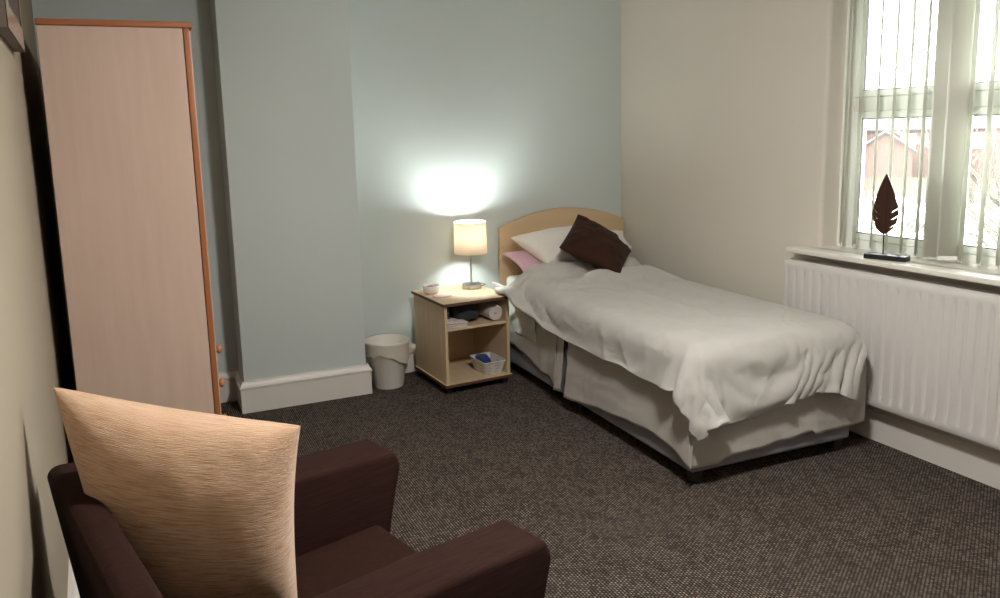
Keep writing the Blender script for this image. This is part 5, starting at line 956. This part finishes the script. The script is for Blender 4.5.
bm = BM(); rr = rrect(.077, .109, .015, .085); tube(bm, rr+[rr[0]], .0045, 6); finish(bm, 'rim', M['weave'], bk, True)
o = lump('blue_packet', nsl(.332, .150, .0725+.048), .042, .066, .048, M['bluecloth'], 14, True, 16, 24, .2)
tag(o, 'navy blue folded cloth sticking out of the white basket', 'cloth')
# bowl
bw_ = thing('bowl', 'small white bowl at the back left of the nightstand top', 'bowl', (1.684, 4.665, NT-.0008))
bm = BM(); lathe(bm, [(0, 0), (.036, 0), (.048, .006), (.053, .020), (.0545, .050), (.053, .052), (.051, .050), (.049, .020), (.043, .010), (0, .008)], 36)
finish(bm, 'bowl_body', M['ceramic'], bw_, True, angle=60)
bm = BM()
for k in range(14):
    a = random.random()*2*PI; r = .034*math.sqrt(random.random())
    c = Vector((r*math.cos(a), r*math.sin(a), .034+random.random()*.010)); s = .009+random.random()*.006
    bmesh.ops.create_icosphere(bm, subdivisions=1, radius=s, matrix=Matrix.Translation(c) @ Matrix.Diagonal((1, .8, .5, 1)))
lathe(bm, [(0, .010), (.044, .012), (.048, .034), (0, .036)], 24)
o = finish(bm, 'bowl_filling', M['potpourri'], bw_, True)
o['kind'] = 'stuff'
# coaster
bm = BM(); prism(bm, [(r_*math.cos(a), r_*math.sin(a)) for r_, a in ((.056, k*PI/4+.35) for k in range(8))], 'z', 0, .007)
o = finish(bm, 'coaster', M['pinkpaper'], None, loc=(1.708, 4.535, NT-.001+.0006)); mod_bev(o, .002, 2)
tag(o, 'pale pink coaster lying in front of the bowl', 'coaster')
# lamp
LXc, LYc = 1.980, 4.690
lamp = thing('table_lamp', 'lit table lamp with cream drum shade and steel stem on the nightstand', 'lamp', (LXc, LYc, NT-.001))
bm = BM(); lathe(bm, [(0, 0), (.061, 0), (.064, .003), (.064, .024), (.061, .028), (.020, .031), (.010, .034), (0, .034)], 40)
finish(bm, 'base', M['chrome'], lamp, True, angle=35)
bm = BM(); lathe(bm, [(0, .02), (.0065, .02), (.0065, .250), (.014, .256), (.016, .262), (.016, .310), (0, .310)], 20)
finish(bm, 'stem', M['chrome'], lamp, True, angle=35)
SZ0, SZ1, SR = .236, .440, .1085
bm = BM(); lathe(bm, [(SR, SZ0), (SR-.004, SZ1)], 48)
sh = finish(bm, 'lamp_shade', M['shade'], lamp, True); mod_solid(sh, .0012, 0)
for z, r in ((SZ0, SR), (SZ1, SR-.004)):
    bm = BM(); tube(bm, [(r*math.cos(2*PI*k/40), r*math.sin(2*PI*k/40), z) for k in range(41)], .0022, 6)
    finish(bm, 'rim', M['shade'], sh, True)
bm = BM()
for k in range(3):
    a = 2*PI*k/3+.4
    tube(bm, [(.012*math.cos(a), .012*math.sin(a), .275), (SR*math.cos(a)*.985, SR*math.sin(a)*.985, SZ0+.01)], .0015, 6)
finish(bm, 'shade_ring', M['chrome'], sh)
BZ = .360
bm = BM(); lathe(bm, [(0, -.052), (.012, -.052), (.017, -.046), (.019, -.030), (.019, .050), (.015, .060), (.007, .065), (0, .066)], 24, (0, 0, BZ))
bulb = finish(bm, 'bulb', M['bulb'], lamp, True)
bm = BM()
tube(bm, [(.070, 0, .006), (.088, -.010, .012), (.105, .004, .012), (.112, .040, .006), (.112, .10, .003), (.112, .155, .003), (.112, .180, -.02), (.112, .190, -.10)], .0028, 8)
finish(bm, 'cord', M['black'], lamp, True)

# ------------------------------------------------------------------ waste bin
wb = thing('waste_bin', 'white round waste bin beside the chimney breast skirting', 'bin', (1.378, 4.690, 0))
bm = BM(); lathe(bm, [(0, .004), (.090, .004), (.096, 0), (.099, .006), (.134, .292), (.139, .296), (.140, .302), (.135, .303), (.131, .296), (.094, .012), (0, .012)], 48)
finish(bm, 'bin_body', M['plasticwhite'], wb, True, angle=50)
bm = BM()
nu, nv = 96, 16
def fnl(u, v):
    a = 2*PI*u
    hem = .108+.034*math.sin(a*2+2.9)+.018*nz(math.cos(a)*2, math.sin(a)*2, 1)+.012*nz(math.cos(a)*6, math.sin(a)*6, 2)
    if v < .3:
        k = v/.3; z = .255+.049*k; r = .1285+.008*k
    else:
        k = (v-.3)/.7; z = .304-hem*k
        r = .1435-.010*k+.006*k*nz(math.cos(a)*7, math.sin(a)*7, k*2)+.004*k
        r = max(r, .1075+.122*z+.0035)
    return (r*math.cos(a), r*math.sin(a), z)
g = sheet(bm, fnl, nu, nv)
bmesh.ops.remove_doubles(bm, verts=bm.verts, dist=1e-5)
finish(bm, 'liner', M['liner'], wb, True, angle=180)
bm = BM()
def fk(u, v):
    a = 2*PI*v; t = u
    c = Vector((.128, -.028, .205)).lerp(Vector((.172, -.060, .262)), t)
    r = (.026*math.sin(PI*min(1, .18+t*.82))+.004)*(1+.3*nz(t*5, math.cos(a), math.sin(a)))
    return c+Vector((0, 1, 0))*r*math.cos(a)*.8+Vector((-.6, 0, .8))*r*math.sin(a)
sheet(bm, fk, 14, 14)
finish(bm, 'liner_knot', M['liner'], wb, True, angle=180)

# ------------------------------------------------------------------ armchair
AC = thing('armchair', 'dark brown fabric armchair in the near left corner', 'armchair', (.322, 1.829, 0), R(16.5))
def soft(name, polyXZ, y0, y1, material, r, parent=AC, sub=True):
    bm = BM(); prism(bm, polyXZ, 'y', y0, y1)
    bmesh.ops.recalc_face_normals(bm, faces=bm.faces)
    bmesh.ops.bevel(bm, geom=list(bm.edges), offset=r, segments=4, profile=.5, affect='EDGES', clamp_overlap=True)
    return finish(bm, name, material, parent, True, angle=50)
arm_poly = [(-.40, .13), (.345, .13), (.390, .42), (.430, .575), (.410, .624), (.10, .640), (-.30, .640), (-.44, .62)]
soft('armrest', [(x+(.022 if x > .3 else 0), z+(.008 if z > .5 else 0)) for x, z in arm_poly], .262, .424, M['chair'], .018)
soft('armrest', arm_poly, -.418, -.257, M['chair'], .018)
soft('seat_base', [(-.38, .15), (.345, .15), (.350, .28), (-.38, .28)], -.257, .262, M['chair'], .008)
bm = BM()
def fs(u, v):
    return None
sx0, sx1, sy0, sy1 = -.30, .366, -.252, .256
soft('seat_cushion', [(sx0, .275), (sx1-.01, .275), (sx1, .402), (sx1-.025, .430), (sx0, .424)], sy0, sy1, M['seatfab'], .014)
bk_ = soft('backrest', [(-.300, .15), (-.285, .42), (-.415, .790), (-.430, .818), (-.480, .822), (-.500, .805), (-.420, .15)], -.410, .392, M['chair'], .016)
bk_.rotation_euler = (0, 0, -R(3)); bk_.location = (-.018, -.012, 0)
for x, y in ((.30, .34), (.30, -.34), (-.36, .34), (-.36, -.34)):
    bm = BM(); lathe(bm, [(0, 0), (.017, 0), (.019, .01), (.026, .135), (0, .135)], 16, (x, y, 0))
    finish(bm, 'leg', M['legwood'], AC, True)
o = pillow('cushion', (-.120, 1.945, .455), (.266, 1.765, .455), (.297, 1.742, .940), (-.216, 1.950, 1.053), .26, M['chenille'], .07, .004, 56, 6, plump=(1.0, 1.0), smooth_p=.40)
tag(o, 'large cream chenille cushion propped against the back of the brown armchair', 'cushion')

# ------------------------------------------------------------------ leaf ornament on sill
LO = thing('leaf_ornament', 'dark carved wooden leaf on a rod and black block, on the window sill', 'ornament', wl(2.262, .045, .935), 0)
dirA = (wl(1, 0)-wl(0, 0)); dirN = (wl(0, 1)-wl(0, 0))
lng = (dirA*math.cos(R(17))-dirN*math.sin(R(17)))
LO.rotation_euler = (0, 0, math.atan2(lng.y, lng.x))
bm = BM(); box(bm, -.095, .095, -.034, .034, 0, .024, .002, 2); finish(bm, 'base', M['leafbase'], LO, True)
bm = BM(); lathe(bm, [(0, .02), (.003, .02), (.003, .16), (0, .16)], 12, (-.018, 0, 0)); finish(bm, 'rod', M['leafbase'], LO, True)
H0, HL = .122, .295
def halfw(t):                                    # t 0 base .. 1 tip
    if t < .30: return .064*math.sin(t/.30*PI/2)**.62
    k = (t-.30)/.70
    return .064*(1-k**1.95)*(1-.12*k)+.003*(1-k)
def leaf_half(sgn):
    out = []
    ts = [i/240 for i in range(241)]
    slits = (.10, .22, .34) if sgn > 0 else (.12, .22, .32, .42)
    for t in ts:
        w = halfw(t)
        saw = .003*((t*22) % 1.0) if t > .5 else 0
        w = max(0, w-saw)
        out.append((t, w))
    return out, slits
bm = BM()
NX = 34
for sgn in (-1, 1):
    hw, slits = leaf_half(sgn)
    cols = []
    for t, w in hw:
        row = []
        for k in range(NX+1):
            x = w*k/NX
            row.append((t, x))
        cols.append(row)
    vts = {}
    def P(t, x):
        z = H0+HL*(t-.10*(x/.064)*(0))
        return Vector((sgn*x*.88-.018, .012*(x/.064)**2-.004, z))
    for i in range(len(cols)-1):
        for k in range(NX):
            t = cols[i][k][0]; x = cols[i][k][1]
            xm = cols[i][k][1]+(cols[i][k+1][1]-cols[i][k][1])*.5
            cut = False
            for ti, s0 in enumerate(slits):
                # slits rise outward from near the midrib to the rim
                tc = s0+2.3*(xm-.026)
                if xm > .030 and abs(t-tc) < .0065*min(1, (xm-.026)/.016): cut = True
            if cut: continue
            ids = [(i, k), (i, k+1), (i+1, k+1), (i+1, k)]
            vq = []
            for a, b_ in ids:
                if (a, b_) not in vts: vts[(a, b_)] = bm.verts.new(P(*cols[a][b_]))
                vq.append(vts[(a, b_)])
            try: bm.faces.new(vq)
            except ValueError: pass
bmesh.ops.remove_doubles(bm, verts=bm.verts, dist=1e-5)
lf = finish(bm, 'leaf', M['leafwood'], LO, True, angle=40); mod_solid(lf, .009, 0)
bm = BM()
tube(bm, [(-.018, -.008, H0+.005), (-.018, -.0105, H0+HL*.5), (-.018, -.007, H0+HL*.97)], .004, 8, [1, .9, .3])
finish(bm, 'midrib', M['leafwood'], lf, True)

# ------------------------------------------------------------------ fill light added on the ceiling to brighten the room (above the frame)
cl = thing('ceiling_fill_light', 'added round opal fill light on the ceiling, out of view', 'lamp', (1.32, 1.62, CH))
bm = BM(); lathe(bm, [(0, 0), (.17, 0), (.17, -.02), (.16, -.025), (0, -.025)], 40); finish(bm, 'base', M['gloss'], cl, True, angle=40)
bm = BM(); lathe(bm, [(.155, -.025), (.15, -.05), (.11, -.075), (.05, -.088), (0, -.09)], 40); finish(bm, 'diffuser', M['opal'], cl, True)

# ------------------------------------------------------------------ outside
GZ = -3.4
def ext(az, d, z=0.0): return Vector((d*math.cos(R(az)), d*math.sin(R(az)), z))
M['ground'] = mat('pale road and lawn', (.42, .42, .38), .9)
noise_col(M['ground'], coords(M['ground']), .4, (.33, .37, .27), (.50, .50, .47), 3)
m = mat('red brick', (.42, .17, .11), .9)
N, L, b = nodes(m)
bt = N.new('ShaderNodeTexBrick'); bt.inputs['Scale'].default_value = 1
bt.inputs['Brick Width'].default_value = .225; bt.inputs['Row Height'].default_value = .075; bt.inputs['Mortar Size'].default_value = .010
bt.inputs['Color1'].default_value = (.062, .031, .0245, 1); bt.inputs['Color2'].default_value = (.050, .026, .0205, 1); bt.inputs['Mortar'].default_value = (.055, .040, .034, 1)
L.new(coords(m, (1, 1, 1), (R(90), 0, 0)), bt.inputs['Vector']); L.new(bt.outputs['Color'], b.inputs['Base Color'])
M['brick'] = m
M['slate'] = mat('grey roof tile', (.036, .036, .042), .85)
M['extglass'] = mat('dark house window', (.10, .12, .14), .15)
M['bark'] = mat('pale bare bark', (.060, .052, .044), .9)
M['twig'] = mat('budding twigs', (.070, .062, .050), .9)
M['green'] = mat('spring leaves', (.046, .058, .034), .8)
M['carwhite'] = mat('white car paint', (.72, .73, .75), .25)
M['tyre'] = mat('tyre rubber', (.03, .03, .03), .8)
M['fence'] = mat('brown fence boards', (.055, .045, .034), .9)
bm = BM(); prism(bm, [(4.2, -30), (110, -30), (110, 110), (4.2, 110)], 'z', GZ-.2, GZ)
struct(finish(bm, 'ground', M['ground']))

# gabled house facing this window
haz = 38.6
def house(name, label, az, d, w, dep, eave, ridge, gable_front, wins):
    rot = R(az)-PI/2                              # local y points away from the viewer
    h = thing(name, label, 'house', ext(az, d, GZ), rot)
    e, rg = eave-GZ, ridge-GZ
    bm = BM()
    if gable_front:
        prism(bm, [(-w/2, 0), (w/2, 0), (w/2, e), (0, rg), (-w/2, e)], 'y', 0, dep)
    else:
        prism(bm, [(0, 0), (dep, 0), (dep, e), (dep/2, rg), (0, e)], 'x', -w/2, w/2)
    finish(bm, 'wall', M['brick'], h)
    bm = BM(); o_ = .25; t_ = .12
    if gable_front:
        k = (rg-e)/(w/2)
        prism(bm, [(-w/2-o_, e-k*o_), (0, rg), (w/2+o_, e-k*o_), (w/2+o_, e-k*o_+t_), (0, rg+t_*1.2), (-w/2-o_, e-k*o_+t_)], 'y', -o_, dep)
    else:
        k = (rg-e)/(dep/2)
        prism(bm, [(-o_, e-k*o_), (dep/2, rg), (dep+o_, e-k*o_), (dep+o_, e-k*o_+t_), (dep/2, rg+t_*1.2), (-o_, e-k*o_+t_)], 'x', -w/2-o_, w/2+o_)
    finish(bm, 'roof', M['slate'], h)
    for x, z, ww, hh in wins:
        bm = BM(); box(bm, x-ww/2, x+ww/2, -.05, .05, z-hh/2, z+hh/2)
        f = finish(bm, 'window', M['upvc'], h)
        bm = BM(); box(bm, x-ww/2+.08, x-.04, -.07, -.04, z-hh/2+.08, z+hh/2-.08); box(bm, x+.04, x+ww/2-.08, -.07, -.04, z-hh/2+.08, z+hh/2-.08)
        finish(bm, 'pane', M['extglass'], f)
    return h
house('brick_house', 'long red brick house with grey tiled roof across the road', 36.6, 70, 13.5, 8, .85, 2.45, False, ((-1.55, 3.35, 1.0, 1.1), (3.0, 3.3, 1.2, 1.1)))
house('brick_garage', 'small red brick gabled outbuilding in front of the long brick house', 39.15, 63, 3.5, 6.0, -.55, .72, True, ())
# white car
car = thing('car', 'white car parked outside beyond the window', 'car', ext(38.9, 41, GZ), R(38.9)-PI/2-R(12))
prof = [(-2.1, .35), (-2.15, .75), (-2.0, .92), (-1.35, 1.0), (-.75, 1.42), (.55, 1.48), (1.35, 1.05), (2.05, .95), (2.15, .7), (2.12, .35)]
bm = BM(); prism(bm, prof, 'y', -.82, .82)
bmesh.ops.bevel(bm, geom=list(bm.edges), offset=.06, segments=2, affect='EDGES', clamp_overlap=True)
finish(bm, 'car_body', M['carwhite'], car, True)
for y in (-.835, .805):
    for q in ([(-1.15, 1.0), (-.70, 1.34), (-.12, 1.36), (-.12, 1.0)], [(-.05, 1.0), (-.05, 1.36), (.52, 1.38), (1.10, 1.04)]):
        bm = BM(); prism(bm, q, 'y', y, y+.03); finish(bm, 'car_window', M['extglass'], car)
for x in (-1.35, 1.35):
    for y in (-.74, .74):
        bm = BM(); lathe(bm, [(0, -.1), (.30, -.1), (.32, -.08), (.32, .08), (.30, .1), (0, .1)], 24)
        bmesh.ops.rotate(bm, verts=bm.verts, matrix=Matrix.Rotation(PI/2, 3, 'X'))
        finish(bm, 'wheel', M['tyre'], car, True, loc=(x, y, .32))
# fence along the far side
fn_ = thing('garden_fence', 'low wooden board fence beyond the parked car', 'fence', ext(38.5, 54, GZ), R(38.5)-PI/2)
bm = BM()
for k in range(60):
    x = -6+.2*k; box(bm, x, x+.18, 0, .03, 0, 1.5+.02*(k % 3))
finish(bm, 'board_panel', M['fence'], fn_)
for k in range(7):
    bm = BM(); box(bm, -6.05+2*k, -5.95+2*k, .03, .13, 0, 1.6); finish(bm, 'fence_post', M['fence'], fn_)
# bare twiggy trees and bushes
def twiggy(name, label, cat, base, hgt, spread, nb, depth, r0, seed, leaf=None, nleaf=0):
    rnd = random.Random(seed)
    t = thing(name, label, cat, base)
    bm = BM(); bt_ = BM(); tips = []
    def grow(b_, p, d, L_, r, lev):
        pts = [p]; q = p.copy(); dd = d.copy()
        for k in range(4):
            dd = (dd+Vector((rnd.uniform(-.22, .22), rnd.uniform(-.22, .22), rnd.uniform(-.08, .16)))).normalized()
            q = q+dd*L_/4; pts.append(q)
        tube(b_, pts, r, 4 if lev else 7, [1, .9, .78, .66, .5])
        if lev >= depth: tips.append(q); return
        for k in range(nb if lev else nb+2):
            s_ = pts[rnd.choice((1, 2, 3, 4, 4))]
            nd = (dd*.55+Vector((rnd.gauss(0, 1)*spread, rnd.gauss(0, 1)*spread, rnd.uniform(-.1, .7)))).normalized()
            grow(bm, s_, nd, L_*rnd.uniform(.55, .8), r*.55, lev+1)
    grow(bt_, Vector((0, 0, 0)), Vector((0, 0, 1)), hgt*.42, r0, 0)
    finish(bt_, 'trunk', M['bark'], t)
    finish(bm, 'branch', M['twig'], t)['kind'] = 'stuff'
    if leaf:
        lb = BM()
        for k in range(nleaf):
            c = rnd.choice(tips)+Vector((rnd.gauss(0, .25), rnd.gauss(0, .25), rnd.gauss(0, .2))); s_ = rnd.uniform(.03, .07)
            ax = Vector((rnd.gauss(0, 1), rnd.gauss(0, 1), rnd.gauss(0, 1))).normalized(); bx = ax.orthogonal().normalized()*.5
            lb.faces.new([lb.verts.new(c+v_*s_) for v_ in (ax, bx, -ax, -bx)])
        finish(lb, 'foliage', leaf, t)['kind'] = 'stuff'
    return t
twiggy('tree', 'bare twiggy tree outside the right part of the window', 'tree', ext(30.0, 19, GZ), 6.2, .4, 5, 4, .11, 5)
twiggy('shrub', 'leafy shrub low down outside the right part of the window', 'shrub', ext(33.4, 17, GZ), 2.6, .9, 5, 3, .05, 12, M['green'], 5000)
twiggy('shrub', 'straggly low shrub between the parked car and the bare tree', 'shrub', ext(35.5, 26, GZ), 2.6, .6, 5, 3, .05, 15, M['twig'], 1800)

# ------------------------------------------------------------------ light
W = bpy.data.worlds.new('overcast sky'); S.world = W; W.use_nodes = True
N, L = W.node_tree.nodes, W.node_tree.links
bg = N['Background']
bg.inputs['Color'].default_value = (.97, .985, 1.0, 1); bg.inputs['Strength'].default_value = 23.0
OPAL.inputs['Strength'].default_value = 255  # brightness of the added ceiling fill
# portal that helps sample the daylight through the window
pl = bpy.data.lights.new('window_portal', 'AREA'); pl.shape = 'RECTANGLE'; pl.size = WA1-WA0; pl.size_y = WZ1-WZ0
pl.cycles.is_portal = True
po = bpy.data.objects.new('window_portal', pl); COL.objects.link(po)
c = wl((WA0+WA1)/2, -.24, (WZ0+WZ1)/2)
inward = wl(0, 1)-wl(0, 0)
po.matrix_world = Matrix.Translation(c) @ inward.to_track_quat('-Z', 'Z').to_matrix().to_4x4()
po['kind'] = 'helper'

# ------------------------------------------------------------------ camera
f_px, yaw, pitch, roll = 780.55, 0.4003168, -0.1587399, -0.0284986
ppx, ppy = 500-28.549, 299-42.229
fwd = Vector((math.sin(yaw)*math.cos(pitch), math.cos(yaw)*math.cos(pitch), math.sin(pitch)))
right = Vector((math.cos(yaw), -math.sin(yaw), 0)); up = right.cross(fwd)
r2 = right*math.cos(roll)+up*math.sin(roll); u2 = -right*math.sin(roll)+up*math.cos(roll)
cam = bpy.data.cameras.new('camera'); cam.sensor_fit = 'HORIZONTAL'; cam.sensor_width = 36
cam.lens = f_px/1000*36; cam.shift_x = (500-ppx)/1000; cam.shift_y = (ppy-299)/1000
cam.clip_start = .05; cam.clip_end = 400
co = bpy.data.objects.new('camera', cam); COL.objects.link(co)
mw = Matrix.Identity(4)
for i in range(3):
    mw[i][0] = r2[i]; mw[i][1] = u2[i]; mw[i][2] = -fwd[i]
mw[0][3], mw[1][3], mw[2][3] = 0, 0, 1.6
co.matrix_world = mw
S.camera = co

S.view_settings.view_transform = 'Standard'; S.view_settings.look = 'None'
S.view_settings.gamma = 1; S.view_settings.use_curve_mapping = False
S.view_settings.exposure = 0.22
S.cycles.use_denoising = True
S.cycles.max_bounces = 10; S.cycles.diffuse_bounces = 6; S.cycles.transparent_max_bounces = 16
S.cycles.caustics_reflective = False; S.cycles.caustics_refractive = False
S.cycles.sample_clamp_indirect = 6
